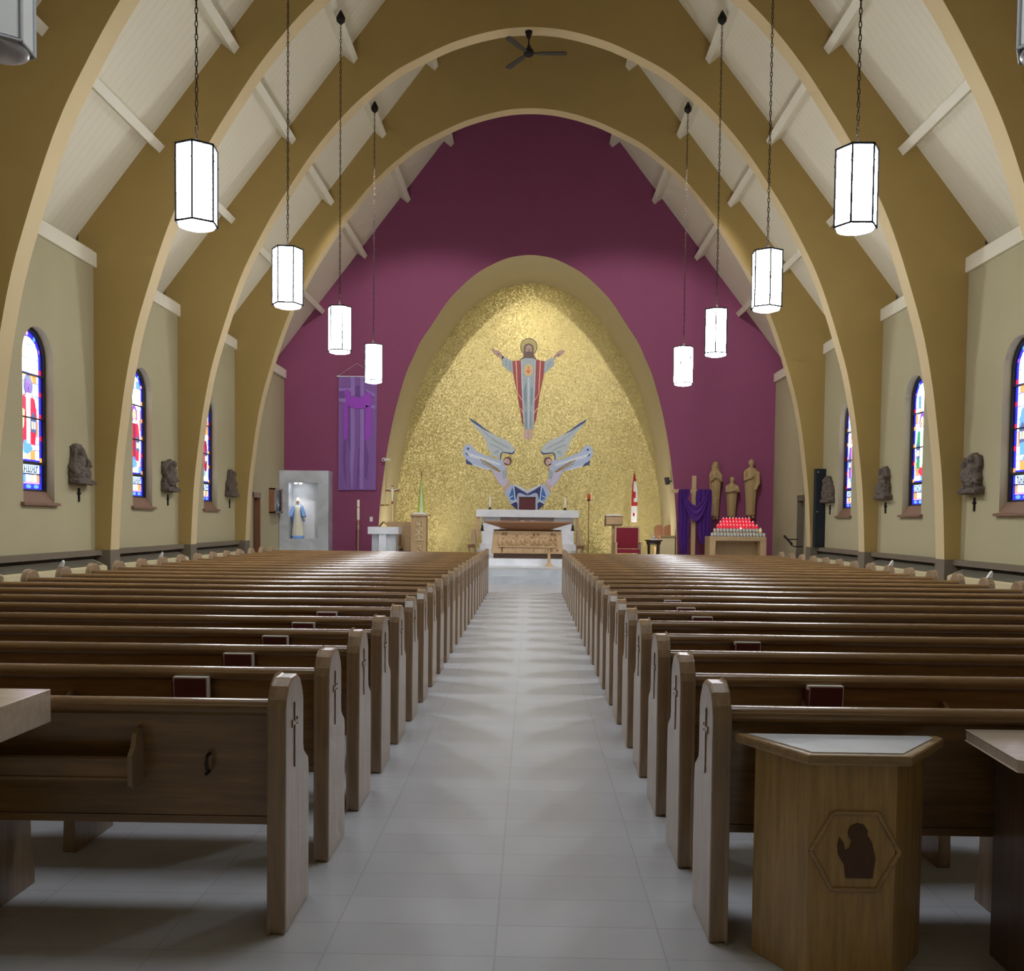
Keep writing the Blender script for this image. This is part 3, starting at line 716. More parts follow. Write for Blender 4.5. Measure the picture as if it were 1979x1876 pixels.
# ------------------------------------------------------------------ stations of the cross
SEED = 3
def station(s, yc, kind, label):
    global SEED
    SEED += 1; R = random.Random(SEED)
    t = thing('carved_relief', label, 'relief', (s*W, yc, 2.06), 'carved reliefs along the side walls')
    X = lambda q: s*(W-q)
    mb = MB()
    x0, x1 = sorted((X(0), X(.09)))
    if kind == 0: sil = [(-.34, 0), (.34, 0), (.34, .09), (.28, .12), (.29, .28), (.22, .40), (.10, .54), (-.02, .64), (-.18, .65), (-.26, .62), (-.28, .36), (-.34, .30)]
    elif kind == 1: sil = [(-.34, 0), (.30, 0), (.32, .10), (.22, .13), (.25, .27), (.2, .35), (.26, .46), (.22, .6), (.02, .66), (-.14, .6), (-.3, .6), (-.33, .4), (-.25, .3), (-.34, .2)]
    else: sil = [(-.34, 0), (.34, 0), (.35, .07), (.24, .1), (.26, .28), (.16, .36), (.22, .46), (.13, .6), (.05, .66), (-.06, .66), (-.14, .6), (-.2, .42), (-.3, .3), (-.26, .12), (-.34, .1)]
    sil = [(-a if s > 0 else a, b) for a, b in sil]
    mb.prism([(yc+a*.95, 2.06+b*.98) for a, b in sil], 'X', x0, x1)
    x0, x1 = sorted((X(.02), X(.17))); mb.box(x0, x1, yc-.32, yc+.32, 2.062, 2.13)
    cs = {0: [(-.12, .5), (.08, .34), (-.15, .22)], 1: [(.06, .54), (-.16, .46), (.02, .25)], 2: [(0, .54), (.1, .3), (-.12, .22)]}[kind]
    for i, (a, b) in enumerate(cs):
        e = -a if s > 0 else a
        if i < 2:
            mb.ball((X(.12), yc+e, 2.06+b), .065, .06, .08, 10, 7)
            mb.ball((X(.09), yc+e, 2.06+b-.17), .085, .12, .15, 10, 7)
        else: mb.ball((X(.09), yc+e, 2.06+b-.02), .085, .2, .15, 10, 7)
    for i in range(8):
        a, b = R.uniform(-.2, .2), R.uniform(.1, .42)
        mb.tube([(X(.1), yc+a, 2.06+b), (X(.13), yc+a+R.uniform(-.12, .12), 2.06+b+R.uniform(-.12, .12))], .03, 6)
    mb.build('carving', M['relief'], t, remesh=.013, disp=.045)
    c = thing('wall_cross', 'small dark cross on the wall beneath the %s' % label, 'cross', (s*W, yc+.02, 1.78), 'small crosses beneath the reliefs')
    x0, x1 = sorted((X(0), X(.025)))
    MB().box(x0, x1, yc-.015+.02, yc+.015+.02, 1.78, 2.0).box(x0, x1, yc-.05+.02, yc+.05+.02, 1.90, 1.93).build('cross', M['iron'], c)
wn = ['nearest', 'middle', 'farthest']
for i, y in enumerate((15.3, 19.08, 23.02)): station(-1, y, (0, 1, 2)[i], '%s carved grey-brown relief on the left wall' % wn[i])
for i, y in enumerate((15.42, 19.25, 22.80)): station(1, y, (1, 2, 0)[i], '%s carved grey-brown relief on the right wall' % wn[i])
# tall loudspeaker on the right ledge
t = thing('column_speaker', 'tall black column loudspeaker on the right wall ledge', 'loudspeaker', (7.07, 23.27, .99))
MB().box(6.95, 7.18, 23.2, 23.4, 1.0, 2.88).build('cabinet', M['blackblue'], t, bevel=.01)
MB().box(6.965, 7.165, 23.192, 23.2, 1.03, 2.85).build('grille', M['blackblue'], t)
MB().ball((6.99, 23.19, 2.80), .015, n=8, k=5).build('indicator', M['white'], t); MB().ball((6.99, 23.19, 1.85), .012, n=8, k=5).build('indicator', M['white'], t)
MB().box(7.06, 7.18, 23.4, 23.44, 1.5, 2.3).build('bracket', M['iron'], t)
# notice and handrail near the right door
p = at(1548, 938, 24.6)
o = MB().box(W-.012, W+.002, 24.42, 24.74, 2.42, 2.78).build('paper_notice', M['paper']); tag(o, 'white paper notice on the right wall above the door', 'notice')
a, b = at(1516, 1036, 25.6), at(1530, 1051, 24.9)
t = thing('handrail', 'short black sloping handrail by the right sanctuary wall', 'rail', (6.95, 25.3, .34))
MB().tube([a, b], .03, 8).build('rail', M['iron'], t)
MB().tube([a+Vector((0, -.1, -.03)), a+Vector((.1, -.1, -.08)), (W-.01, a.y-.1, a.z-.08)], .015, 6).tube([b+Vector((0, .1, -.02)), b+Vector((.1, .1, -.07)), (W-.01, b.y+.1, b.z-.07)], .015, 6).build('bracket', M['iron'], t)

# ------------------------------------------------------------------ sanctuary
SF = .34                                   # sanctuary floor level
def rc(px0, px1, py0, py1, Y):
    a = at(px0, (py0+py1)/2, Y); b = at(px1, (py0+py1)/2, Y); c = at((px0+px1)/2, py0, Y); d_ = at((px0+px1)/2, py1, Y)
    return a.x, b.x, d_.z, c.z
def pz(py, Y, px=1026): return at(px, py, Y).z
def px_(px, Y, py=1000): return at(px, py, Y).x
# mosaic figures: flat inlaid shapes on the gold wall
MC = {k: mat('mosaic_'+k, c, .45, var=.22, scale=22) for k, c in dict(skin=(.42, .27, .21), skin2=(.62, .42, .38), hair=(.13, .07, .055), halo=(.44, .36, .12), line=(.05, .05, .08), robe=(.36, .42, .47), robe2=(.21, .30, .34), hem=(.56, .60, .68),
      red=(.32, .045, .05), trim=(.80, .42, .28), heart=(.62, .13, .06), glory=(.62, .50, .20), wing=(.50, .56, .60), wing2=(.36, .43, .47), navy=(.05, .075, .20), sky=(.44, .53, .74), lilac=(.56, .53, .72), royal=(.03, .15, .50), pale=(.70, .76, .90), deep=(.03, .03, .16), gold=(.33, .22, .07)).items()}
def ink(root, name, key, pts, lay, Z, mirror=None):
    """pts in photo pixels of the mosaic; one flat inlay per call, several polygons allowed"""
    mb = MB()
    for P in pts:
        q = [at(x, y, YM) for x, y in P]
        if mirror is not None: q = [Vector((2*mirror-v.x, v.y, v.z)) for v in q]
        y1 = YM-.004*lay-.004
        mb.prism([(v.x, v.z) for v in q], 'Y', y1, YM-.001)
    return mb.build(name, MC[key], root)
def zc(P, x0, y0, k): return [(x0+x/k, y0+y/k) for x, y in P]
def el(cx, cy, rx, ry, n=20): return [(cx+rx*math.cos(2*PI*i/n), cy+ry*math.sin(2*PI*i/n)) for i in range(n)]
Z1 = lambda P: zc(P, 930, 640, 8.528)
Z2 = lambda P: zc(P, 880, 790, 7.068)
r0 = at(1020, 850, YM)
t = thing('mosaic_figure', 'mosaic of a robed bearded man with open arms, halo and red mantle', 'mosaic', (r0.x, YM, r0.z))
ink(t, 'halo', 'line', [Z1(el(785, 258, 142, 146))], 1, 0); ink(t, 'halo', 'halo', [Z1(el(785, 258, 131, 134))], 2, 0)
ink(t, 'hair', 'hair', [Z1([(700, 260), (730, 215), (785, 200), (835, 215), (865, 260), (862, 360), (880, 425), (920, 465), (640, 465), (690, 425), (705, 360)])], 3, 0)
ink(t, 'face', 'skin', [Z1(el(785, 300, 55, 72))], 4, 0)
ink(t, 'beard', 'hair', [Z1([(735, 345), (760, 335), (810, 335), (835, 345), (825, 400), (785, 425), (745, 400)])], 5, 0)
ink(t, 'facial_features', 'line', [Z1([(745, 290), (775, 290), (775, 297), (745, 297)]), Z1([(795, 290), (825, 290), (825, 297), (795, 297)]), Z1([(780, 300), (790, 300), (794, 328), (776, 328)]), Z1([(765, 350), (805, 350), (805, 356), (765, 356)])], 6, 0)
ink(t, 'hand', 'skin', [Z1([(340, 470), (300, 430), (245, 400), (190, 340), (172, 305), (190, 282), (215, 290), (235, 312), (270, 315), (320, 345), (350, 395), (375, 430)])], 3, 0)
ink(t, 'hand', 'skin', [Z1([(1200, 470), (1230, 430), (1290, 420), (1350, 370), (1378, 330), (1362, 308), (1335, 310), (1300, 325), (1265, 335), (1225, 380), (1195, 430)])], 3, 0)
ink(t, 'wound', 'line', [Z1(el(285, 378, 12, 10, 8)), Z1(el(1272, 390, 14, 11, 8))], 5, 0)
ink(t, 'sleeve', 'robe', [Z1([(350, 410), (420, 440), (515, 490), (530, 700), (430, 630), (345, 560), (340, 470)])], 3, 0)
ink(t, 'sleeve', 'robe', [Z1([(1195, 430), (1205, 560), (1120, 630), (1025, 710), (1035, 500), (1120, 460)])], 3, 0)
ink(t, 'sleeve_folds', 'robe2', [Z1([(400, 480), (412, 475), (425, 560), (412, 570)]), Z1([(460, 500), (472, 500), (490, 640), (478, 640)]), Z1([(1130, 500), (1142, 500), (1100, 600), (1085, 600)])], 4, 0)
ink(t, 'mantle', 'red', [Z1([(515, 490), (650, 480), (690, 1000), (700, 1545), (675, 1515), (600, 1060), (530, 720)]), Z1([(900, 470), (1045, 495), (1030, 720), (960, 1060), (905, 1440), (870, 1545), (860, 1000)])], 4, 0)
ink(t, 'mantle_trim', 'trim', [Z1([(565, 490), (582, 490), (600, 900), (605, 1035), (592, 1035), (585, 900)]), Z1([(968, 490), (985, 490), (962, 900), (955, 1040), (942, 1040), (945, 900)]), Z1([(598, 1030), (612, 1030), (690, 1150), (690, 1175)]), Z1([(958, 1030), (944, 1035), (872, 1140), (872, 1165)]), Z1([(640, 1272), (655, 1272), (695, 1345), (695, 1375)]), Z1([(930, 1270), (915, 1272), (868, 1340), (868, 1368)])], 5, 0)
ink(t, 'robe', 'robe', [Z1([(655, 470), (720, 445), (850, 445), (900, 470), (890, 900), (865, 1400), (860, 1620), (715, 1620), (690, 1400), (665, 900)])], 5, 0)
ink(t, 'robe_hem', 'hem', [Z1([(655, 480), (672, 480), (690, 930), (705, 1500), (695, 1500), (668, 930)]), Z1([(888, 480), (900, 480), (885, 930), (868, 1500), (858, 1500), (872, 930)]), Z1([(765, 760), (795, 760), (790, 1610), (768, 1610)])], 6, 0)
ink(t, 'robe_folds', 'robe2', [Z1([(700, 960), (745, 830), (750, 1150), (735, 1260), (705, 1100)]), Z1([(815, 960), (850, 900), (848, 1120), (826, 1260), (812, 1200)]), Z1([(725, 1340), (750, 1300), (755, 1600), (730, 1600)]), Z1([(805, 1300), (825, 1340), (820, 1560), (800, 1600)])], 6, 0)
ink(t, 'glory', 'glory', [Z1(el(778, 645, 78, 100))], 6, 0); ink(t, 'glory', 'trim', [Z1(el(778, 655, 42, 58))], 7, 0)
ink(t, 'heart', 'heart', [Z1([(778, 705), (745, 660), (750, 640), (768, 640), (778, 652), (788, 640), (806, 640), (811, 660)]), Z1([(772, 630), (784, 630), (790, 600), (778, 575), (766, 600)])], 8, 0)
ink(t, 'foot', 'skin2', [Z1([(725, 1620), (775, 1620), (775, 1740), (760, 1780), (720, 1775), (695, 1735), (705, 1680)])], 5, 0)
ink(t, 'foot', 'skin2', [Z1([(782, 1620), (825, 1620), (842, 1690), (845, 1740), (820, 1780), (785, 1782)])], 5, 0)
# two angels, mirror images
mx = at(880+987/7.068, 790+900/7.068, YM).x
for mir, lab in ((None, 'mosaic angel on the left, blue-white with raised wing'), (mx, 'mosaic angel on the right, blue-white with raised wing')):
    ra = at(620, 700, YM); r0 = at(960, 890, YM); X0 = r0.x if mir is None else 2*mx-r0.x
    t = thing('mosaic_angel', lab, 'mosaic', (X0, YM, r0.z), 'angels of the apse mosaic')
    K = dict(mirror=mir)
    ink(t, 'wing', 'wing', [Z2([(190, 130), (320, 200), (460, 310), (560, 370), (700, 430), (790, 510), (812, 580), (790, 618), (700, 600), (650, 590), (622, 620), (615, 690), (585, 690), (560, 650), (480, 650), (492, 600), (440, 545), (425, 460), (375, 365), (270, 240)])], 2, 0, **K)
    ink(t, 'wing_edge', 'navy', [Z2([(190, 120), (290, 180), (400, 265), (520, 350), (420, 300), (300, 225), (225, 175)]), Z2([(775, 600), (815, 565), (812, 590), (785, 622), (700, 608), (655, 596), (630, 622), (620, 695), (608, 690), (614, 615), (645, 585), (700, 592)])], 3, 0, **K)
    ink(t, 'feathers', 'wing2', [Z2([(480, 420), (500, 415), (640, 470), (740, 530), (735, 550), (620, 490)]), Z2([(470, 470), (600, 520), (660, 560), (650, 575), (590, 540), (465, 490)]), Z2([(330, 260), (345, 255), (470, 370), (560, 430), (545, 440), (440, 370)]), Z2([(520, 600), (560, 560), (600, 565), (595, 590), (545, 625)])], 3, 0, **K)
    ink(t, 'robe', 'sky', [Z2([(100, 600), (115, 520), (175, 470), (225, 510), (300, 590), (420, 640), (560, 690), (650, 700), (700, 790), (620, 865), (480, 835), (330, 790), (220, 745), (140, 680)])], 4, 0, **K)
    ink(t, 'robe_light', 'pale', [Z2([(130, 560), (180, 600), (420, 680), (620, 750), (600, 770), (400, 710), (170, 640)]), Z2([(220, 745), (480, 835), (440, 835), (250, 775)])], 5, 0, **K)
    ink(t, 'robe_shadow', 'navy', [Z2([(140, 685), (215, 735), (245, 770), (150, 750)]), Z2([(150, 590), (185, 640), (170, 640), (140, 610)]), Z2([(155, 530), (190, 530), (190, 555), (165, 560)])], 6, 0, **K)
    ink(t, 'gold_folds', 'gold', [Z2([(330, 690), (350, 685), (625, 850), (610, 862)]), Z2([(390, 700), (400, 698), (590, 820), (580, 825)]), Z2([(350, 735), (356, 728), (600, 855), (590, 862)])], 6, 0, **K)
    ink(t, 'hair', 'hair', [Z2(el(715, 712, 56, 60))], 5, 0, **K)
    ink(t, 'face', 'skin2', [Z2(el(703, 722, 40, 46)), Z2([(665, 735), (720, 760), (700, 800), (650, 770)])], 6, 0, **K)
    ink(t, 'facial_features', 'line', [Z2([(705, 708), (722, 702), (724, 708), (707, 714)]), Z2([(715, 725), (722, 730), (714, 740)])], 7, 0, **K)
    ink(t, 'arm', 'lilac', [Z2([(500, 830), (620, 865), (690, 790), (705, 870), (700, 950), (740, 985), (690, 1060), (640, 1060), (580, 990), (540, 920)])], 5, 0, **K)
    ink(t, 'sleeve_folds', 'wing2', [Z2([(640, 850), (695, 810), (700, 930), (660, 960), (640, 900)])], 6, 0, **K)
    ink(t, 'hand', 'skin2', [Z2([(690, 1010), (735, 985), (720, 1060), (675, 1140), (668, 1110)])], 6, 0, **K)
r0 = at(987, 960, YM)
t = thing('mosaic_drapery', 'blue mosaic drapery with white edges around the tabernacle', 'mosaic', (r0.x, YM, r0.z))
c = 987
def both(P): return [Z2(P), Z2([(2*c-x, y) for x, y in P])]
ink(t, 'cloth', 'sky', [Z2([(760, 1020), (985, 1140), (1215, 1020), (1305, 1140), (1205, 1300), (1130, 1385), (845, 1385), (755, 1300), (668, 1140)])], 2, 0)
ink(t, 'dark_fold', 'deep', both([(800, 1050), (985, 1160), (985, 1185), (880, 1145), (850, 1160), (830, 1250), (800, 1150)]) + both([(755, 1300), (820, 1265), (850, 1290), (850, 1385)]), 3, 0)
ink(t, 'royal_fold', 'royal', both([(740, 1180), (780, 1070), (800, 1120), (815, 1240), (800, 1250), (735, 1225)]), 3, 0)
ink(t, 'white_edge', 'pale', both([(790, 1050), (803, 1050), (828, 1265), (760, 1300), (755, 1288), (812, 1255)]) + both([(805, 1045), (985, 1140), (985, 1115), (820, 1030)]) + both([(725, 1215), (790, 1180), (790, 1190), (730, 1228)]), 4, 0)

# high altar
YA = 29.3
x0, x1, z0, z1 = rc(920, 1119, 985, 999.5, YA)
t = thing('high_altar', 'white marble high altar table against the gold mosaic', 'altar', ((x0+x1)/2, YA, SF))
MB().box(x0, x1, YA, YA+1.0, z0, z1).build('altar_slab', M['marble'], t, bevel=.01)
for a, b in ((920.5, 927), (1112, 1118.5)):
    q = rc(a, b, 1000, 1066, YA); MB().box(q[0], q[1], YA+.05, YA+.16, 1.0, z0).build('post', M['tan'], t)
q = rc(931, 1109, 1000, 1046, YA+.25); MB().box(q[0], q[1], YA+.25, YA+.95, .8, z0).build('marble_front', M['marble'], t)
q = rc(967, 1070, 1000, 1046, YA+.2); MB().box(q[0], q[1], YA+.2, YA+.26, .8, z0).build('centre_panel', M['pinkmarble'], t)
for i, (a, b, p) in enumerate(((908, 1130, 1068), (921, 1119, 1056), (927, 1113, 1046))):
    q = rc(a, b, p-10, p, YA-.9+.3*i); q = list(q)
    MB().box(q[0], q[1], YA-.9+.3*i, YA+1.6, SF, SF+.17*(i+1)+.0).build('step', M['marble'], t)
# tabernacle and altar candles
x0, x1, q0, q1 = rc(1003, 1035, 960, 985, YA+.4)
t = thing('tabernacle', 'dark red tabernacle box on the high altar', 'tabernacle', ((x0+x1)/2, YA+.5, z1))
MB().box(x0, x1, YA+.35, YA+.75, z1, q1).build('body', M['redfab2'], t, bevel=.01)
xm = (x0+x1)/2; w3 = (x1-x0)/2
for e in (-1, 1): a, b = sorted((xm+e*.008, xm+e*(w3-.03))); MB().box(a, b, YA+.335, YA+.352, z1+.03, q1-.04).build('door', M['redfab2'], t)
MB().box(x0-.01, x1+.01, YA+.33, YA+.76, q1-.025, q1).build('cornice', M['darkwood'], t)
for px, lab in ((947, 'white candle at the left end of the high altar'), (1092, 'white candle at the right end of the high altar')):
    x = px_(px, YA+.35, 975); ztop = pz(961, YA+.35)
    t = thing('altar_candle', lab, 'candle', (x, YA+.35, z1), 'candles on the high altar')
    MB().lathe([(.07, z1), (.065, z1+.02), (.025, z1+.04), (.04, z1+.07), (.02, z1+.085)], (x, YA+.35, 0), 14).build('holder', M['iron'], t)
    MB().lathe([(.034, z1+.08), (.034, ztop), (.01, ztop+.004)], (x, YA+.35, 0), 14).build('wax', M['candle'], t)
    MB().tube([(x, YA+.35, ztop), (x, YA+.35, ztop+.02)], .004, 5).build('wick', M['iron'], t)
# front altar
YF = 26.3; PRE = .52
struct(MB().box(px_(930, 26), px_(1110, 26), 26.0, 28.3, SF, PRE).build('altar_platform', M['marble']))
t = thing('front_altar', 'wooden altar with inverted pyramid top on a carved supper relief', 'altar', (px_(1021, YF), YF+.5, PRE))
b0 = rc(952, 1088, 1069, 1079, YF); MB().box(b0[0]+.02, b0[1]-.02, YF+.04, YF+.95, PRE, b0[3]).build('plinth', M['darkwood'], t)
b1 = rc(949.5, 1089, 1026, 1070, YF); tx0, tx1 = px_(954, YF), px_(1085, YF)
zt, zb_ = b1[3], b1[2]
def trap(y0, y1, g=0):
    return [(b1[0]+g, y0, zb_+g), (b1[1]-g, y0, zb_+g), (tx1-g, y0, zt-g), (tx0+g, y0, zt-g)]
MB().prism([(b1[0], zb_), (b1[1], zb_), (tx1, zt), (tx0, zt)], 'Y', YF, YF+.95).build('relief_block', M['tan'], t, bevel=.03)
# the relief: a long table with figures seated behind it
mb = MB(); R = random.Random(4)
cx0, cx1 = tx0+.12, tx1-.12
tb = zb_+(zt-zb_)*.32
mb.box(cx0+.02, cx1-.02, YF-.035, YF+.01, tb-.02, tb+.02)
for i in range(13):
    x = cx0+.05+(cx1-cx0-.1)*i/12; h = tb+.22+R.uniform(-.015, .04)+(.05 if i == 6 else 0)
    mb.ball((x+R.uniform(-.02, .02), YF-.005, h+.02), .035, .03, .045, 8, 6)
    mb.ball((x, YF+.005, h-.10), .075, .03, .12, 8, 6)
    mb.tube([(x-.05, YF-.02, h-.07), (x+R.uniform(-.1, .1), YF-.03, tb+.04)], .016, 5)
for i in range(12):
    x = cx0+.05+(cx1-cx0-.1)*R.random(); mb.box(x-.015, x+.015, YF-.02, YF+.005, zb_+.05, tb-.02)
mb.build('supper_carving', M['tan'], t)
mb = MB()
for px, py in ((972, 1031), (978, 1031.5), (999, 1035), (1032, 1033), (1028, 1038), (1040, 1032), (1066, 1032), (1072, 1034), (1073, 1043), (1064, 1043), (1077, 1063), (1066, 1063)):
    q = at(px, py, YF); mb.ball((q.x, YF-.022, q.z), .03, .014, .035, 7, 5)
mb.build('dark_carved_heads', M['brown'], t)
w0 = rc(990, 1052, 1023, 1027, YF); tp = rc(935, 1106.5, 1007, 1010, YF-.25)
lo = [(w0[0], YF+.15, w0[2]), (w0[1], YF+.15, w0[2]), (w0[1], YF+.8, w0[2]), (w0[0], YF+.8, w0[2])]
hi = [(tp[0], YF-.25, tp[2]), (tp[1], YF-.25, tp[2]), (tp[1], YF+1.15, tp[2]), (tp[0], YF+1.15, tp[2])]
h2 = [(x, y, tp[3]) for x, y, _ in hi]
MB().loft([lo, hi, h2], smooth=False).build('inverted_pyramid_top', M['brownx'], t)
for px, lab in ((932, 'left'), (1107, 'right')):
    q = at(px, 1010, YF-.27); tt = MB(); tt.tube([(q.x, q.y, tp[2]+.01), (q.x, q.y, q.z-.06)], .012, 6); tt.lathe([(.02, -.06), (.035, -.09), (.03, -.13), (.05, -.22), (.0, -.225)], (q.x, q.y, q.z), 8)
    tt.build('tassel', M['deep'] if 'deep' in M else M['black'], t)
mb = MB(); q = rc(1006, 1013, 1006, 1007.2, YF+.1); a = tp[3]
o = thing('open_missal', 'open white book lying on the front altar', 'book', (px_(1030, YF+.1), YF+.1, a))
q0_ = px_(1025, YF+.1); q1_ = px_(1034, YF+.1)
MB().prism([(q0_, a), (q1_, a), (q1_, a+.02), ((q0_+q1_)/2, a+.012), (q0_, a+.02)], 'Y', YF-.1, YF+.2).build('pages', M['paper'], o)
MB().box(q0_-.012, q1_+.012, YF-.11, YF+.21, a, a+.004).build('cover', M['redfab2'], o)
o = thing('altar_cloth', 'small folded white cloth lying on the front altar', 'cloth', (px_(1010, YF+.1), YF+.1, a))
MB().box(px_(1006, YF), px_(1013, YF), YF-.05, YF+.15, a, a+.015).build('cloth', M['paper'], o)
# small stand in front
t = thing('bread_stand', 'small pale wooden pedestal table in front of the front altar', 'stand', (px_(1062, 25.7), 25.7, SF))
q = rc(1053, 1071, 1056.5, 1058.5, 25.7); xm = px_(1062, 25.7)
MB().lathe([(.13, 0), (.125, .02), (.06, .05), (.042, .12), (.04, .40), (.06, q[2]-SF)], (xm, 25.7, SF), 18).build('pedestal', M['tan'], t)
MB().lathe([(.125, q[2]), (.13, q[2]+.005), (.13, q[3]), (.12, q[3]+.004)], (xm, 25.7, 0), 22).build('table_top', M['tanx'], t)
# side chairs by the high altar
for s, (pa, pb), lab in ((-1, (905, 920), 'wooden altar chair left of the high altar, seen from the side'), (1, (1114, 1129), 'wooden altar chair right of the high altar, seen from the side')):
    Yc = 28.05; xi, xo = (px_(pb, Yc), px_(pa, Yc)) if s < 0 else (px_(pa, Yc), px_(pb, Yc))
    zs = pz(1053, Yc); zt_ = pz(1023, Yc)
    t = thing('altar_chair', lab, 'chair', ((xi+xo)/2, Yc, SF), 'chairs beside the high altar')
    X = lambda f: xo+(xi-xo)*f
    MB().prism([(X(.45), zs), (X(.55), zt_), (X(.85), zt_), (X(.98), zs)], 'Y', Yc-.28, Yc+.28).build('backrest', M['tan'], t, bevel=.01)
    a, b = sorted((X(-.0), X(.95))); MB().box(a, b, Yc-.28, Yc+.28, zs-.09, zs).build('seat', M['brown'], t)
    for f in (.05, .8):
        for yy in (-.25, .2):
            a, b = sorted((X(f), X(f+.15))); MB().box(a, b, Yc+yy, Yc+yy+.05, SF, zs-.08).build('leg', M['tan'], t)
    a, b = sorted((X(.0), X(.5))); MB().box(a, b, Yc-.29, Yc-.24, zs+.12, zs+.17).box(a, b, Yc+.24, Yc+.29, zs+.12, zs+.17).build('armrest', M['tan'], t)
# sanctuary lamp
Yl = 28.1; x = px_(1137.5, Yl)
t = thing('sanctuary_lamp', 'thin tall brass lamp stand with red glass lantern', 'lamp', (x, Yl, SF))
MB().lathe([(.16, 0), (.15, .02), (.03, .05), (.014, .1)], (x, Yl, SF), 16).build('base', M['brass'], t)
zl = pz(967, Yl, 1137)
MB().tube([(x, Yl, SF+.05), (x, Yl, zl)], .013, 8).build('pole', M['brown'], t)
MB().lathe([(.015, -.02), (.06, .0), (.06, .02), (.02, .02)], (x, Yl, zl), 12).build('cup', M['iron'], t)
MB().lathe([(.04, .02), (.055, .06), (.05, .17), (.03, .19)], (x, Yl, zl), 12).build('red_glass', M['redlamp'], t)
mb = MB()
for i in range(4): a = PI/4+PI/2*i; mb.tube([(x+.06*math.cos(a), Yl+.06*math.sin(a), zl), (x+.05*math.cos(a), Yl+.05*math.sin(a), zl+.2), (x, Yl, zl+.24)], .006, 5)
mb.tube([(x, Yl, zl+.23), (x, Yl, zl+.30)], .006, 5).tube([(x-.07, Yl, zl+.27), (x+.07, Yl, zl+.27)], .006, 5)
mb.build('cage', M['brass'], t)
# lectern with an open book
Yl = 27.6; q = rc(1169.5, 1204, 998, 1013, Yl)
t = thing('lectern', 'wooden lectern box on a post right of the altar', 'lectern', ((q[0]+q[1])/2, Yl, SF))
MB().prism([(Yl, q[2]), (Yl+.42, q[2]-.05), (Yl+.42, q[3]-.10), (Yl, q[3])], 'X', q[0], q[1]).build('desk', M['tanx'], t, bevel=.006)
xm = px_(1187, Yl); MB().box(xm-.05, xm+.05, Yl+.12, Yl+.22, SF, q[2]).build('post', M['tan'], t)
MB().box(xm-.22, xm+.22, Yl-.05, Yl+.4, SF, SF+.04).build('foot', M['tan'], t)
o = thing('open_book', 'open book with white pages on the lectern', 'book', (xm, Yl+.2, q[3]))
xm2 = (q[0]+q[1])/2
MB().prism([(q[0]+.01, q[3]+.012), (xm2, q[3]+.03), (q[1]-.01, q[3]+.012), (q[1]-.01, q[3]+.04), (xm2+.06, q[3]+.075), (xm2, q[3]+.058), (xm2-.06, q[3]+.075), (q[0]+.01, q[3]+.04)], 'Y', Yl-.01, Yl+.36).build('pages', M['paper'], o)
MB().box(q[0]-.0, q[1]+.0, Yl-.015, Yl+.37, q[3]+.001, q[3]+.014).build('cover', M['redfab2'], o)
MB().box(q[0]-.005, q[0]+.02, Yl-.022, Yl-.014, q[2]-.06, q[3]+.02).build('ribbon', M['redfab2'], o)
# presider chair with red upholstery
Yc = 27.0; q = rc(1193.5, 1236, 1020, 1057, Yc)
t = thing('presider_chair', 'white-framed armchair with tall red upholstered back and seat', 'chair', ((q[0]+q[1])/2, Yc, SF))
MB().box(q[0], q[1], Yc+.38, Yc+.46, q[2]-.05, q[3]).build('back_cushion', M['redfab'], t, bevel=.015)
mb = MB(); 
for a, b in ((q[0]-.05, q[0]-.0), (q[1], q[1]+.05)): mb.box(a, b, Yc+.36, Yc+.48, SF, q[3]+.04)
mb.box(q[0]-.05, q[1]+.05, Yc+.37, Yc+.48, q[3], q[3]+.05); mb.build('back_frame', M['tan'], t)
zs = pz(1059, Yc); MB().box(q[0]-.03, q[1]+.0, Yc-.12, Yc+.38, zs-.11, zs).build('seat_cushion', M['redfab'], t, bevel=.02)
for e, xx in ((0, q[0]-.08), (1, q[1]+.01)):
    za = pz(1046, Yc); mb = MB(); mb.box(xx, xx+.07, Yc-.15, Yc+.42, za-.05, za); mb.build('armrest', M['tan'], t)
    MB().box(xx+.01, xx+.06, Yc-.14, Yc-.08, SF, za-.05).build('leg', M['tan'], t)
    MB().box(xx+.015, xx+.055, Yc-.08, Yc+.36, SF+.3, za-.05).build('side_panel', M['white'] if e else M['tan'], t)
# dark round side table with small vessels
Yt = 27.3; q = rc(1246, 1280, 1043, 1046, Yt); xm = (q[0]+q[1])/2
t = thing('side_table', 'small dark round table right of the red chair', 'table', (xm, Yt, SF)); rr = (q[1]-q[0])/2
MB().lathe([(rr*.9, q[2]), (rr, q[2]+.01), (rr, q[3]-.005), (rr*.96, q[3])], (xm, Yt, 0), 24).build('table_top', M['darkwood'], t)
MB().lathe([(rr*.8, q[2]-.09), (rr*.82, q[2]), (.02, q[2])], (xm, Yt, 0), 24).build('apron', M['darkwood'], t)
for i in range(4):
    a = PI/4+PI/2*i; MB().tube([(xm+rr*.75*math.cos(a), Yt+rr*.75*math.sin(a), q[2]), (xm+rr*.7*math.cos(a), Yt+rr*.7*math.sin(a), SF)], .028, 8, r2=.02).build('leg', M['darkwood'], t)
for dx, lab in ((-.05, 'white cloth on the dark round table'), ):
    o = MB().prism([(xm-.13, q[3]), (xm+.16, q[3]), (xm+.1, q[3]+.035), (xm-.06, q[3]+.045)], 'Y', Yt-.12, Yt+.1).build('altar_linen', M['paper']); tag(o, 'folded white linen on the dark round table', 'cloth')
o = thing('cruet', 'small glass cruet on the dark round table', 'cruet', (xm+.03, Yt+.17, q[3]))
MB().lathe([(.03, 0), (.045, .04), (.035, .09), (.015, .12), (.02, .15), (.005, .16)], (xm+.03, Yt+.17, q[3]), 12).build('vessel', M['chrome'], o)
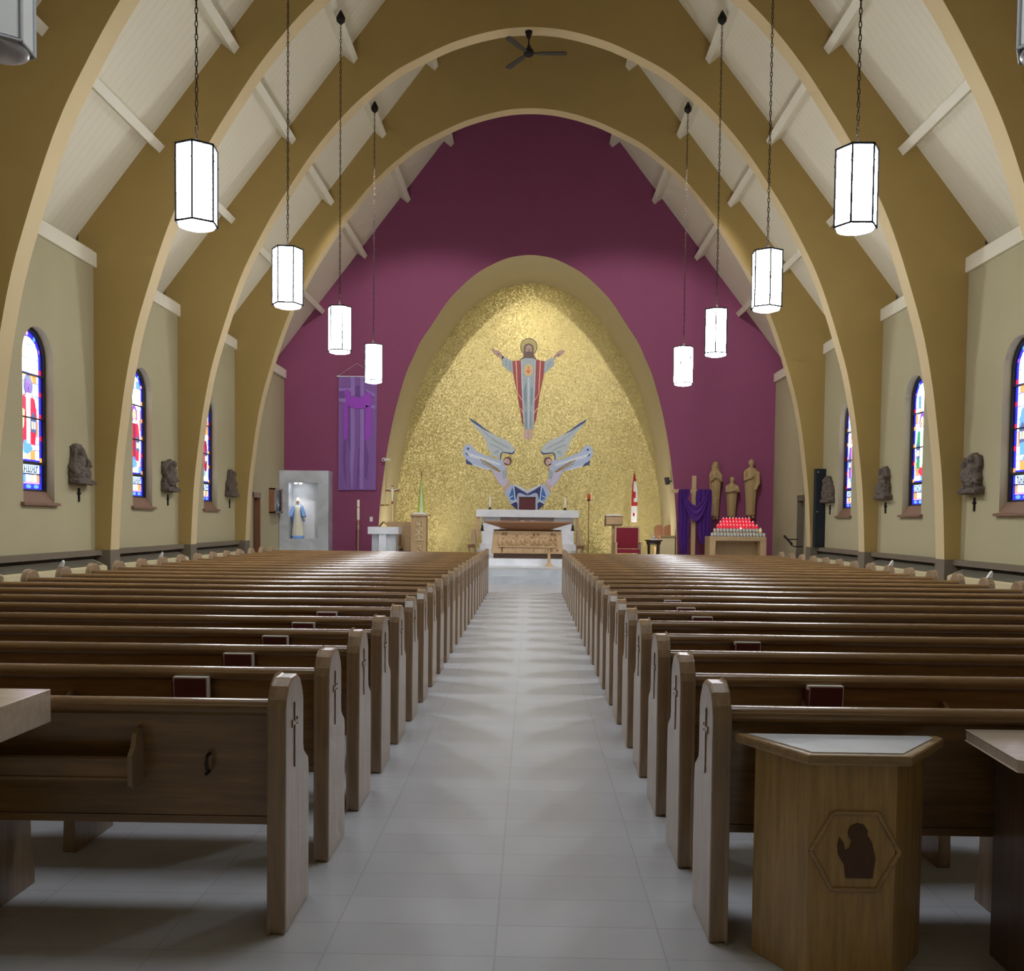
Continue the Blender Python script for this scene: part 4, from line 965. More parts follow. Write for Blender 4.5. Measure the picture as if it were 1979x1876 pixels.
# two round-backed chairs and a kneeler by the apse edge
for a, b, lab in ((1266, 1284, 'round-backed brown chair, left of the pair at the right apse edge'), (1285.5, 1303, 'round-backed brown chair, right of the pair at the right apse edge')):
    Yc = 29.2; q = rc(a, b, 1014, 1036, Yc); xm = (q[0]+q[1])/2; h = (q[1]-q[0])/2
    t = thing('chair', lab, 'chair', (xm, Yc, SF), 'round-backed chairs')
    pr = [(xm+h*c_, q[3]-.12+.12*s_) for c_, s_ in [(math.cos(PI*i/10), math.sin(PI*i/10)) for i in range(11)]]
    MB().prism([(xm+h, q[2]-.1)]+pr+[(xm-h, q[2]-.1)], 'Y', Yc+.2, Yc+.25).build('backrest', M['brown'], t)
    MB().box(xm-h, xm+h, Yc-.22, Yc+.22, SF+.42, SF+.47).build('seat', M['tan'], t)
    for ex in (-1, 1):
        for ey in (-.2, .2): MB().box(xm+ex*(h-.03)-.02, xm+ex*(h-.03)+.02, Yc+ey-.02, Yc+ey+.02, SF, SF+.42).build('leg', M['tan'], t)
Yk = 28.4; q = rc(1276, 1304, 1035, 1070, Yk)
t = thing('kneeler', 'pale panelled wooden kneeler in front of the round-backed chairs', 'kneeler', ((q[0]+q[1])/2, Yk, SF))
MB().box(q[0], q[1], Yk, Yk+.05, SF, q[3]-.03).build('front_panel', M['apse'], t); MB().box(q[0]-.03, q[1]+.03, Yk-.05, Yk+.22, q[3]-.035, q[3]).build('shelf', M['tanx'], t)
MB().box(q[0], q[0]+.04, Yk+.05, Yk+.2, SF, q[3]-.03).box(q[1]-.04, q[1], Yk+.05, Yk+.2, SF, q[3]-.03).build('side_panel', M['tan'], t)
# maple-leaf flag on a pole
Yf = 29.6; x = px_(1226, Yf, 950); zt = pz(912, Yf, 1226)
t = thing('flag', 'red and white maple leaf flag hanging on a pole', 'flag', (x, Yf, SF))
MB().tube([(x, Yf, SF), (x, Yf, zt)], .014, 8).build('pole', M['tan'], t); MB().lathe([(.02, -.02), (.03, .02), (.012, .06), (.0, .12)], (x, Yf, zt), 8).build('finial', M['brass'], t)
MB().lathe([(.16, 0), (.15, .03), (.04, .07), (.02, .12)], (x, Yf, SF), 16).build('base', M['brass'], t)
def hang(prof, Y, cols, name, root, mats, nu=16, amp=.03, fr=3.5, dy=-.05):
    """draped strip: prof rows (py, px0, px1); colour index from cols(u,v)"""
    mb = MB(); rows = []
    P = []
    for i in range(len(prof)-1):
        for k in range(4):
            f = k/4; P.append([prof[i][j]+(prof[i+1][j]-prof[i][j])*f for j in range(3)])
    P.append(prof[-1])
    for py, a, b in P:
        r = []
        for u in range(nu+1):
            f = u/nu; v = at(a+(b-a)*f, py, Y); r.append((v.x, Y+dy+amp*math.sin(f*fr*2*PI+.4*math.sin(py*.05)), v.z))
        rows.append(r)
    n = nu+1
    for i in range(len(rows)-1):
        for u in range(nu): mb._add([rows[i][u], rows[i][u+1], rows[i+1][u+1], rows[i+1][u]], [(0, 1, 2, 3)], cols(u/nu, i/(len(rows)-1)), True)
    o = mb.build(name, mats, root)
    bm = bmesh.new(); bm.from_mesh(o.data); bmesh.ops.remove_doubles(bm, verts=bm.verts, dist=1e-5); bmesh.ops.recalc_face_normals(bm, faces=bm.faces); bm.to_mesh(o.data); bm.free()
    return o
leaf = lambda u, v: 1 if v < .36+.12*u and v > .18 and u > .2 else (0 if v < .45 else (0 if (.46 < v < .66 and u < .55+.2*math.sin(v*30)) or (.58 < v < .66) or v > .94 or (.76 < v < .86 and .2 < u < .55) else 1))
hang([(915, 1225, 1227), (935, 1222, 1230), (955, 1220.5, 1232), (985, 1219.5, 1231.5), (1009, 1219.5, 1230.5)], Yf, leaf, 'cloth', t, [M['flagred'], M['flagwhite']])

# left side: ambo with green and white flag behind it
Yb = 27.3; q = rc(792, 828.5, 993.5, 996, Yb); b = rc(794, 823, 996, 1070, Yb)
t = thing('ambo', 'pale wooden ambo with carved gilded symbols on its front', 'ambo', ((q[0]+q[1])/2, Yb, SF))
MB().box(b[0], b[1], Yb+.06, Yb+.5, SF, q[2]).build('body', M['tan'], t); MB().box(q[0], q[1], Yb, Yb+.55, q[2]-.01, q[3]).build('top', M['tanx'], t, bevel=.008)
MB().box(b[0]+.08, b[0]+.115, Yb+.045, Yb+.06, SF, q[2]-.02).box(b[1]-.115, b[1]-.08, Yb+.045, Yb+.06, SF, q[2]-.02).build('front_moulding', M['tan'], t)
E3 = lambda P: [(at(480+x/3.958, 850+y/3.958, Yb+.045).x, Yb+.045, at(480+x/3.958, 850+y/3.958, Yb+.045).z) for x, y in P]
mb = MB(); rr = .016
mb.tube(E3([(1288, 625), (1287, 640), (1295, 652), (1310, 655), (1322, 645), (1326, 625)]), rr, 6).tube(E3([(1296, 632), (1312, 648)]), rr, 6)
mb.tube(E3([(1280, 680), (1330, 735)]), rr, 6).tube(E3([(1332, 680), (1280, 735)]), rr, 6).tube(E3([(1305, 665), (1305, 768)]), rr, 6).tube(E3([(1305, 672), (1322, 676), (1328, 690), (1318, 700), (1305, 702)]), rr, 6).tube(E3([(1268, 766), (1342, 766)]), rr, 6)
mb.tube(E3([(1292, 815), (1308, 812), (1322, 822), (1314, 832), (1302, 832), (1316, 834), (1326, 846), (1312, 856), (1292, 850)]), rr, 6)
mb.build('carved_symbols', M['apse'], t)
o = thing('ambo_cloth', 'white cloth draped over the top of the ambo', 'cloth', ((q[0]+q[1])/2, Yb+.2, q[3]))
MB().prism([(q[0]+.05, q[3]), (q[1]-.05, q[3]), (q[1]-.10, q[3]+.045), ((q[0]+q[1])/2+.05, q[3]+.055), (q[0]+.12, q[3]+.04)], 'Y', Yb-.005, Yb+.5).build('cloth', M['paper'], o)
Yf = 28.9; x = px_(814.5, Yf, 950)
t = thing('flag', 'furled green and pale flag with gold cross finial behind the ambo', 'flag', (x, Yf, SF))
zt = pz(911, Yf, 814); zx = pz(897, Yf, 814)
MB().tube([(x, Yf, SF), (x, Yf, zt)], .014, 8).build('pole', M['brown'], t)
MB().box(x-.012, x+.012, Yf-.012, Yf+.012, zt, zx).box(x-.06, x+.06, Yf-.012, Yf+.012, (zt+zx)/2+.02, (zt+zx)/2+.05).build('finial', M['brass'], t)
MB().lathe([(.16, 0), (.15, .03), (.04, .07), (.02, .12)], (x, Yf, SF), 16).build('base', M['brass'], t)
hang([(922, 813.7, 815.5), (935, 812.5, 817), (960, 810, 819.5), (985, 807, 822), (1003, 806, 823)], Yf, lambda u, v: 0 if u < .3 or u > .72 else (1 if u < .5 else 2), 'cloth', t, [M['green'], M['flagwhite'], M['yellow']])
# font with small A-frame
Yn = 26.6; q = rc(710.5, 770, 1018, 1032, Yn)
t = thing('baptismal_font', 'white marble font with thick square slab on a ribbed pedestal', 'font', ((q[0]+q[1])/2, Yn+.4, SF))
MB().box(q[0], q[1], Yn, Yn+.8, q[2], q[3]).build('slab', M['marble'], t, bevel=.01)
p0, p1 = px_(718.5, Yn+.1), px_(765, Yn+.1); MB().box(p0, p1, Yn+.12, Yn+.7, SF, q[2]).build('pedestal', M['greymarble'], t)
p2, p3 = px_(732, Yn), px_(746, Yn); MB().box(p2, p3, Yn+.04, Yn+.13, SF, q[2]).build('front_rib', M['marble'], t)
xm = px_(741.5, Yn+.3); zt = pz(1008, Yn+.3, 741)
o = thing('book_stand', 'small pale wooden A-frame stand on the white font', 'stand', (xm, Yn+.3, q[3])); 
for e in (-1, 1): MB().prism([(xm+e*.012, zt), (xm-e*.012, zt+.01), (xm+e*.13, q[3]), (xm+e*.16, q[3])], 'Y', Yn+.15, Yn+.5).build('slat', M['tan'], o)
# bench behind the font
Yw = 27.5; q = rc(743, 794, 1008, 1066, Yw)
t = thing('wooden_bench', 'tan wooden bench with curved arm between font and ambo', 'bench', ((q[0]+q[1])/2, Yw, SF))
MB().box(q[0], q[1], Yw+.5, Yw+.56, SF, q[3]).build('back_panel', M['tanx'], t)
MB().box(q[0], q[1]-.3, Yw, Yw+.5, SF+.38, SF+.44).build('seat', M['tanx'], t)
a = rc(767, 791, 1030, 1066, Yw); 
MB().prism([(Yw-.05, SF), (Yw-.05, SF+.55), (Yw+.0, SF+.62), (Yw+.12, SF+.58), (Yw+.28, SF+.60), (Yw+.42, SF+.75), (Yw+.5, SF+.78), (Yw+.5, SF)], 'X', a[0], a[0]+.06).build('curved_arm', M['brown'], t)
MB().box(a[0]+.06, a[1], Yw+.2, Yw+.5, SF, SF+.3).build('base', M['darkwood'], t)
# crucifix and two sconces on the left apse return
Yx = 28.9; xs = -4.22
zc_ = pz(948, Yx, 757); 
t = thing('crucifix', 'brown wooden crucifix on a stand against the left apse edge', 'crucifix', (px_(757.5, Yx, 950), Yx, SF))
xm = px_(758.5, Yx, 950); zt, zb_ = pz(938, Yx, 757), pz(974, Yx, 757); za = pz(947.5, Yx, 757)
MB().box(xm-.03, xm+.03, Yx-.02, Yx+.02, zb_, zt).box(px_(746, Yx, 950), px_(772, Yx, 950), Yx-.021, Yx+.019, za-.035, za+.035).build('cross', M['brown'], t)
mb = MB(); mb.ball((xm, Yx-.05, za+.07), .03, .03, .04, 8, 6); mb.ell([(xm, Yx-.045, za-.33, .02, .02), (xm, Yx-.05, za-.2, .03, .025), (xm, Yx-.05, za-.1, .035, .03), (xm, Yx-.05, za+.02, .05, .03), (xm, Yx-.05, za+.04, .02, .02)], 10)
for e in (-1, 1): mb.tube([(xm+e*.04, Yx-.05, za+.015), (xm+e*.12, Yx-.045, za+.03), (xm+e*.19, Yx-.03, za+.05)], .014, 6)
mb.build('corpus', M['skin2'] if 'skin2' in M else M['cream'], t)
MB().tube([(xm, Yx, SF+.03), (xm, Yx, zb_)], .014, 8).build('pole', M['apse'], t); MB().lathe([(.16, 0), (.15, .03), (.03, .07), (.014, .1)], (xm, Yx, SF), 14).build('base', M['brass'], t)
for px, lab in ((742, 'small brass knob fitting, left of the pair by the crucifix'), (751.5, 'small brass knob fitting, right of the pair by the crucifix')):
    Yk = YE-.0 if px < 745 else YE+.9
    q = at(px, 976, Yk); 
    o = thing('wall_fitting', lab, 'fitting', tuple(q), 'knob fittings by the crucifix'); xw = -4.33
    MB().ball((q.x, q.y-.03, q.z), .045, .035, .035, 10, 7).build('knob', M['brass'], o); MB().tube([(q.x, q.y-.03, q.z), (xw, q.y+.05, q.z)], .016, 6).build('stem', M['iron'], o)
# security camera and small loudspeaker at the apse edges
q = at(741.5, 888, YE-.12); e = at(752, 888, YE+.05)
t = thing('security_camera', 'white ball security camera on an arm at the left apse edge', 'camera', tuple(q))
MB().ball(tuple(q), .06, .06, .055, 12, 8).build('ball_housing', M['white'], t); MB().lathe([(.028, 0), (.024, .012), (.001, .012)], (0, 0, 0), 12)
MB().ball((q.x+.008, q.y-.052, q.z-.004), .026, .014, .026, 10, 6).build('lens', M['black'], t)
MB().tube([(q.x+.03, q.y, q.z), (e.x, e.y-.12, e.z), (e.x+.02, YE+.12, e.z-.01)], .034, 8, r2=.022).build('arm', M['white'], t)
q = at(1290, 929, YE+.3)
t = thing('wall_loudspeaker', 'small black loudspeaker box high on the right apse edge', 'loudspeaker', tuple(q))
MB().prism([(q.x-.08, q.z+.09), (q.x+.04, q.z+.11), (q.x+.07, q.z-.09), (q.x-.04, q.z-.11)], 'Y', q.y-.08, q.y+.1).build('cabinet', M['black'], t, bevel=.01)
MB().box(q.x, q.x+.22, q.y-.02, q.y+.02, q.z-.03, q.z+.01).build('bracket', M['iron'], t)
q = at(717.5, 1003, YE)
t = thing('wall_switch', 'white switch plate on the burgundy wall beside the font', 'switch', (q.x, YE, q.z)); MB().box(q.x-.045, q.x+.045, YE-.012, YE-.001, q.z-.07, q.z+.07).build('plate', M['white'], t, bevel=.003); MB().box(q.x-.014, q.x+.014, YE-.02, YE-.012, q.z-.03, q.z+.03).build('rocker', M['white'], t)
# paschal candle
Yp = 27.5; x = px_(692.5, Yp, 985); zt, zb_ = pz(966, Yp, 692), pz(1004, Yp, 692)
t = thing('paschal_candle', 'tall cream paschal candle on a thin stand by the purple banner', 'candle', (x, Yp, SF))
MB().lathe([(.038, zb_), (.038, zt), (.012, zt+.01)], (x, Yp, 0), 14).build('wax', M['candle'], t); MB().tube([(x, Yp, zt), (x, Yp, zt+.05)], .005, 5).build('wick', M['iron'], t)
MB().lathe([(.0395, zb_+.34), (.0395, zb_+.37)], (x, Yp, 0), 14).build('band', M['brass'], t)
MB().lathe([(.2, SF), (.19, SF+.03), (.03, SF+.08), (.02, SF+.2), (.02, zb_-.3), (.035, zb_-.28), (.035, zb_-.16), (.02, zb_-.14), (.02, zb_-.05), (.05, zb_)], (x, Yp, 0), 14).build('stand', M['tan'], t)

# purple banner
Yv = YE-.05
B = lambda P: [(640+x/7.217, 700+y/7.217) for x, y in P]
q = rc(654, 726.5, 727, 947, Yv)
t = thing('banner', 'long violet banner printed with a draped cross on the burgundy wall', 'banner', ((q[0]+q[1])/2, Yv, q[2]))
hang([(727, 654.5, 729), (800, 654.5, 728), (880, 654, 727), (947, 653.5, 726)], Yv, lambda u, v: 0, 'cloth', t, [M['banner']], nu=24, amp=.006, fr=4, dy=0)
def bp(name, key, polys, lay):
    mb = MB()
    for P in polys: mb.prism([(v.x, v.z) for v in [at(a, b, Yv) for a, b in B(P)]], 'Y', Yv-.012-.004*lay, Yv-.008)
    mb.build(name, M[key], t)
bp('printed_shadow', 'banner4', [[(240, 590), (268, 590), (266, 1230), (248, 1200), (232, 960)], [(465, 660), (490, 640), (480, 1120), (520, 1300), (500, 1640), (462, 1600)], [(385, 1200), (405, 1180), (398, 1500), (370, 1770), (352, 1770)], [(180, 1080), (220, 1060), (200, 1400), (215, 1700), (185, 1600), (165, 1400)], [(120, 415), (195, 410), (205, 490), (120, 495)], [(340, 330), (405, 330), (408, 470), (338, 470)]], 1)
bp('printed_cross', 'banner2', [[(275, 205), (330, 205), (330, 470), (275, 470)], [(408, 205), (460, 205), (460, 480), (408, 480)], [(108, 360), (275, 360), (275, 405), (108, 405)], [(108, 500), (240, 500), (240, 560), (108, 555)], [(460, 360), (615, 440), (615, 480), (540, 460)], [(550, 600), (615, 600), (615, 650), (552, 640)], [(272, 640), (330, 640), (332, 1150), (300, 1770), (282, 1770), (262, 1450), (272, 1100)], [(408, 650), (462, 650), (458, 1500), (452, 1770), (400, 1770), (395, 1400), (405, 1150)]], 2)
bp('printed_drape', 'banner3', [[(180, 400), (240, 375), (275, 470), (400, 490), (465, 470), (475, 430), (560, 430), (555, 600), (470, 640), (390, 650), (290, 640), (215, 570)], [(178, 560), (235, 580), (240, 900), (222, 1050), (180, 1090), (176, 900)], [(485, 600), (555, 610), (558, 1010), (490, 1110), (470, 1080)]], 3)
a = at(652, 727, Yv); b = at(731, 727.5, Yv); c = at(690, 702, YE-.02)
MB().tube([a, b], .014, 8).ball(tuple(a), .025, n=8, k=6).ball(tuple(b), .025, n=8, k=6).build('rod', M['white'], t); MB().tube([a, c, b], .004, 5).build('hanging_cord', M['paper'], t)

# marble shrine with a statue in its niche
Ys = 27.6; q = rc(536.5, 634.5, 909, 1068, Ys); n = rc(557.5, 614.5, 933, 1041, Ys)
t = thing('marble_shrine', 'grey marble shrine with a lit rectangular niche', 'shrine', ((q[0]+q[1])/2, Ys, SF))
bx0 = max(q[0], -7.18)
MB().box(bx0, n[0], Ys, YE-.01, SF, q[3]).box(n[1], q[1], Ys, YE-.01, SF, q[3]).box(n[0], n[1], Ys, YE-.01, SF, n[2]).box(n[0], n[1], Ys, YE-.01, n[3], q[3]).build('marble_surround', M['greymarble'], t)
MB().box(n[0]-.01, n[1]+.01, YE-.06, YE-.02, n[2], n[3]).build('niche_back', M['white'], t)
for px in (572, 581):
    v = px_(px, Ys+.15, 933); MB().lathe([(.04, n[3]-.02), (.045, n[3]-.001)], (v, Ys+.15, 0), 12).build('niche_spotlight', M['glow'], t)
# statue of a woman in a blue mantle, arms lowered and open
Yq = Ys+.28; sc = pz(961, Yq, 575)-n[2]; x = px_(576, Yq, 1000); z = n[2]
H = sc
t = thing('mary_statue', 'painted statue of a veiled woman in cream robe and blue mantle', 'statue', (x, Yq, z))
MB().lathe([(.15*H, z), (.15*H, z+.02), (.135*H, z+.07*H), (.05*H, z+.08*H)], (x, Yq, 0), 18).build('base', M['blue'], t)
def folds(rows, n=36, k=9, amp=.06, ph=0, mi=0, mb=None):
    mb = mb or MB()
    rings = []
    for cx, cy, zz, rx, ry in rows:
        rings.append([(cx+rx*(1+amp*math.sin(k*a+ph+zz*3))*math.cos(a), cy+ry*(1+amp*math.sin(k*a+ph+zz*3))*math.sin(a), zz) for a in [2*PI*i/n for i in range(n)]])
    return mb.loft(rings, mi)
folds([(x, Yq, z+.07*H, .15*H, .11*H), (x, Yq, z+.25*H, .135*H, .10*H), (x, Yq, z+.5*H, .105*H, .08*H), (x, Yq, z+.66*H, .09*H, .07*H), (x, Yq, z+.78*H, .10*H, .065*H), (x, Yq, z+.82*H, .05*H, .05*H)]).build('robe', M['cream'], t)
mb = MB(); folds([(x, Yq+.025*H, z+.42*H, .165*H, .07*H), (x, Yq+.02*H, z+.55*H, .15*H, .075*H), (x, Yq+.02*H, z+.70*H, .135*H, .075*H), (x, Yq+.015*H, z+.80*H, .10*H, .06*H), (x, Yq+.01*H, z+.84*H, .05*H, .05*H)], mb=mb)
for e in (-1, 1):
    mb.tube([(x+e*.09*H, Yq-.02, z+.77*H), (x+e*.135*H, Yq-.05*H, z+.64*H), (x+e*.17*H, Yq-.09*H, z+.53*H)], .042*H, 10, r2=.055*H)
mb.build('mantle', M['blue'], t)
for e in (-1, 1):
    hb = MB(); w = Vector((x+e*.175*H, Yq-.105*H, z+.515*H)); hb.ball(tuple(w), .024*H, .014*H, .03*H, 8, 6)
    for i in range(4): hb.tube([w+Vector((e*.004*(i-1.5)*H*1.2, -.004, -.015*H)), w+Vector((e*(.012*(i-1.5)+.006)*H, -.012*H, -.055*H))], .0065*H, 5)
    hb.tube([w+Vector((-e*.018*H, -.008, 0)), w+Vector((-e*.034*H, -.014*H, -.025*H))], .007*H, 5)
    hb.build('hand', M['skin'], t)
hd = MB(); hd.ball((x, Yq-.015*H, z+.90*H), .042*H, .046*H, .06*H, 14, 10).tube([(x, Yq, z+.81*H), (x, Yq-.01*H, z+.87*H)], .028*H, 8).prism([(Yq-.058*H, z+.885*H), (Yq-.07*H, z+.89*H), (Yq-.056*H, z+.915*H)], 'X', x-.006*H, x+.006*H).build('head', M['skin'], t)
ft = MB()
for e in (-1, 1): ft.box(x+e*.018*H-.005*H, x+e*.018*H+.005*H, Yq-.062*H, Yq-.055*H, z+.908*H, z+.913*H)
ft.box(x-.012*H, x+.012*H, Yq-.06*H, Yq-.052*H, z+.872*H, z+.876*H).build('facial_features', M['brown'], t)
folds([(x, Yq+.02*H, z+.80*H, .085*H, .05*H), (x, Yq+.012*H, z+.86*H, .062*H, .055*H), (x, Yq+.008*H, z+.92*H, .055*H, .052*H), (x, Yq+.004*H, z+.96*H, .042*H, .042*H), (x, Yq, z+.995*H, .012*H, .012*H)], amp=.03).build('veil', M['white'], t)
# display cabinet on the left wall
a = at(518, 943, 26.6); b = at(518, 991, 26.6)
t = thing('wall_cabinet', 'small brown wooden wall cabinet with glass door and silver vessels', 'cabinet', (-7.1, 27.0, b.z))
MB().box(-7.185, -7.06, 26.55, 27.42, b.z, b.z+.03).box(-7.185, -7.06, 26.55, 27.42, a.z-.03, a.z).box(-7.185, -7.06, 26.55, 26.58, b.z, a.z).box(-7.185, -7.06, 27.39, 27.42, b.z, a.z).box(-7.185, -7.17, 26.58, 27.39, b.z+.03, a.z-.03).build('case', M['brown'], t)
mb = MB()
for y0, y1 in ((26.55, 26.67), (27.30, 27.42)): mb.box(-7.06, -7.035, y0, y1, b.z, a.z)
mb.box(-7.06, -7.035, 26.55, 27.42, b.z, b.z+.05).box(-7.06, -7.035, 26.55, 27.42, a.z-.05, a.z).build('door_frame', M['brown'], t)
gl, nt, bs = new_mat('clear_glass'); bs.inputs['Transmission Weight'].default_value = 1; bs.inputs['Roughness'].default_value = .03; bs.inputs['IOR'].default_value = 1.1
nz = N(nt, 'ShaderNodeTexNoise'); cc = mix(nt, nz.outputs['Fac'], (.9, .95, .93), (.95, .97, .97)); nt.links.new(cc, bs.inputs['Base Color'])
MB().box(-7.05, -7.046, 26.67, 27.30, b.z+.05, a.z-.05).build('glass_pane', gl, t)
for i, (yy, h) in enumerate(((26.78, .26), (26.98, .34), (27.18, .24))):
    o = thing('silver_vessel', 'silver vessel in the wall cabinet, %s from the camera' % ('first', 'second and tallest', 'third')[i], 'vessel', (-7.115, yy, b.z+.03), 'silver vessels in the wall cabinet')
    MB().lathe([(.045, 0), (.04, .015), (.012, .05), (.012, h*.5), (.045, h*.65), (.05, h), (.04, h)], (-7.115, yy, b.z+.031), 12).build('vessel', M['chrome'], o)

# draped wooden cross
Yd = 27.2; v = rc(1336.5, 1344.5, 919, 1072, Yd); h = rc(1298, 1375.5, 945.5, 952.5, Yd)
t = thing('wooden_cross', 'tall pale wooden cross standing before the burgundy wall', 'cross', ((v[0]+v[1])/2, Yd, SF))
MB().box(v[0], v[1], Yd, Yd+.08, SF+.05, v[3]).build('upright', M['tan'], t); MB().box(h[0], h[1], Yd-.01, Yd+.05, h[2], h[3]).build('crossbeam', M['tanx'], t)
f = rc(1332, 1348, 1064, 1070, Yd); MB().box(f[0]-.1, f[1]+.1, Yd-.2, Yd+.28, SF, SF+.05).box(f[0], f[1], Yd-.04, Yd+.12, SF+.05, SF+.22).build('foot', M['tan'], t)
D = lambda P: [(850 and 850+y/3.958, 1080+a/3.958, 1080+b_/3.958) for y, a, b_ in P]
t2 = thing('purple_cloth', 'deep purple cloth swagged over the arms of the wooden cross', 'cloth', ((h[0]+h[1])/2, Yd, h[3]))
one = lambda u, w_: 0
hang(D([(378, 920, 1000), (390, 912, 1005), (450, 910, 985), (520, 912, 990), (600, 916, 1000), (700, 912, 992), (790, 918, 988), (882, 935, 970)]), Yd, one, 'left_fall', t2, [M['purplecloth']], nu=30, amp=.035, fr=3, dy=-.07)
hang(D([(378, 1058, 1160), (395, 1048, 1168), (450, 1042, 1170), (520, 1048, 1166), (600, 1055, 1162), (700, 1060, 1158), (760, 1068, 1150), (793, 1085, 1130)]), Yd, one, 'right_fall', t2, [M['purplecloth']], nu=30, amp=.035, fr=3.5, dy=-.07)
mb = MB(); rows = []
for i in range(13):                                                # the swag hanging between the two arms
    fv = i/12; r = []
    for k in range(33):
        u = k/32; xx = 930+(1150-930)*u
        top = 378+ (500-378)*math.sin(PI*u)**1.3; bot = 400+(625-400)*math.sin(PI*u)**.8
        y = top+(bot-top)*fv
        p = at(1080+xx/3.958, 850+y/3.958, Yd); r.append((p.x, Yd-.11-.03*math.sin(fv*PI*5)-.05*math.sin(PI*u), p.z))
    rows.append(r)
for i in range(12):
    for k in range(32): mb._add([rows[i][k], rows[i][k+1], rows[i+1][k+1], rows[i+1][k]], [(0, 1, 2, 3)], 0, True)
o = mb.build('swag', M['purplecloth'], t2); bm = bmesh.new(); bm.from_mesh(o.data); bmesh.ops.remove_doubles(bm, verts=bm.verts, dist=1e-5); bmesh.ops.recalc_face_normals(bm, faces=bm.faces); bm.to_mesh(o.data); bm.free()

# three carved figures on the wall
def carved(pc, py0, py1, wpx, label, kind):
    Yc = YE-.17; zt, zb_ = pz(py0, Yc, pc), pz(py1, Yc, pc); H = zt-zb_; x = px_(pc, Yc, (py0+py1)/2); hw = wpx/2*Yc/F_PX
    t = thing('wall_statue', label, 'statue', (x, Yc, zb_), 'carved wooden figures on the burgundy wall')
    mb = MB(); hh = H*(.135 if kind != 1 else .16); zn = zt-hh
    folds([(x, Yc, zb_+.05*H, hw*.62, .09), (x, Yc, zb_+.2*H, hw*.66, .10), (x, Yc, zb_+.45*H, hw*.78, .115), (x, Yc, zb_+.62*H, hw*.88, .12), (x, Yc, zn-.10*H, hw*.93, .12), (x, Yc, zn-.035*H, hw*.80, .10), (x, Yc, zn, hw*.3, .07)], n=40, k=8, amp=.05, mb=mb)
    mb.tube([(x, Yc-.01, zn-.03), (x, Yc-.02, zn+.05)], .06, 10)
    zc2 = zt-hh*.52; hr = hh*.36
    mb.ball((x, Yc-.02, zc2), hr, hr*1.05, hh*.5, 14, 10)
    mb.prism([(Yc-.02-hr*.95, zc2-.02), (Yc-.02-hr*1.3, zc2-.015), (Yc-.02-hr*.9, zc2+.04)], 'X', x-.014, x+.014)
    if kind == 0:                                                  # veil, praying hands
        folds([(x, Yc+.02, zn-.18*H, hw*.75, .09), (x, Yc+.02, zn-.02*H, hw*.62, .09), (x, Yc+.015, zc2, hr*1.35, hr*1.1), (x, Yc+.01, zt-.01, hr*.9, hr*.9), (x, Yc, zt+.012, hr*.3, hr*.3)], n=24, k=6, amp=.04, mb=mb)
        for e in (-1, 1):
            mb.tube([(x+e*hw*.8, Yc-.06, zn-.08*H), (x+e*hw*.75, Yc-.13, zn-.2*H), (x+e*.03, Yc-.17, zn-.13*H)], .055, 10, r2=.04)
            mb.prism([(Yc-.19, zn-.15*H), (Yc-.14, zn-.15*H), (Yc-.15, zn-.06*H), (Yc-.18, zn-.05*H)], 'X', *sorted((x+e*.002, x+e*.026)))
        mb.tube([(x-hw*.7, Yc-.1, zn-.25*H), (x+.0, Yc-.13, zn-.40*H), (x+hw*.5, Yc-.11, zn-.52*H)], .025, 8)
    elif kind == 1:                                                # child holding a round object
        mb.ball((x, Yc+.0, zc2+hh*.12), hr*1.12, hr*1.1, hh*.42, 12, 8)
        for e in (-1, 1): mb.tube([(x+e*hw*.75, Yc-.05, zn-.07*H), (x+e*hw*.95, Yc-.1, zn-.2*H), (x+e*.06+.03, Yc-.16, zn-.19*H)], .06, 10, r2=.04)
        mb.ball((x+.04, Yc-.16, zn-.15*H), .085, .06, .075, 12, 8)
    else:                                                          # bearded man, hand on chest
        mb.ball((x, Yc+.01, zc2+hh*.12), hr*1.1, hr*1.08, hh*.42, 12, 8); mb.ball((x, Yc-.06, zc2-hh*.38), hr*.6, .05, hh*.24, 10, 6)
        mb.tube([(x-hw*.85, Yc-.05, zn-.07*H), (x-hw*.95, Yc-.10, zn-.22*H), (x-.02, Yc-.16, zn-.17*H)], .06, 10, r2=.045)
        mb.tube([(x+hw*.85, Yc-.05, zn-.07*H), (x+hw*.95, Yc-.09, zn-.28*H), (x+hw*.55, Yc-.13, zn-.38*H)], .06, 10, r2=.045)
        for i in range(4): mb.tube([(x-.04+.02*i, Yc-.165, zn-.19*H+.01*i), (x+.03+.012*i, Yc-.175, zn-.13*H-.006*i)], .012, 5)
    mb.build('figure', M['carved'], t, remesh=.017)
    ft = MB()
    for e in (-1, 1): ft.ball((x+e*hw*.26, Yc-.09, zb_+.025*H), .045, .09, .04, 10, 6)
    ft.build('feet', M['carved'], t)
    MB().box(x-.06, x+.06, Yc+.07, YE-.002, zb_+.3*H, zb_+.36*H).build('wall_mount', M['carved'], t)
carved(1382, 892.5, 1004, 25, 'carved wooden veiled figure with praying hands, left of three', 0)
carved(1414, 921, 1002, 25, 'small carved wooden child figure, middle of three', 1)
carved(1451, 887.5, 1002, 28, 'carved wooden bearded man, right of three', 2)
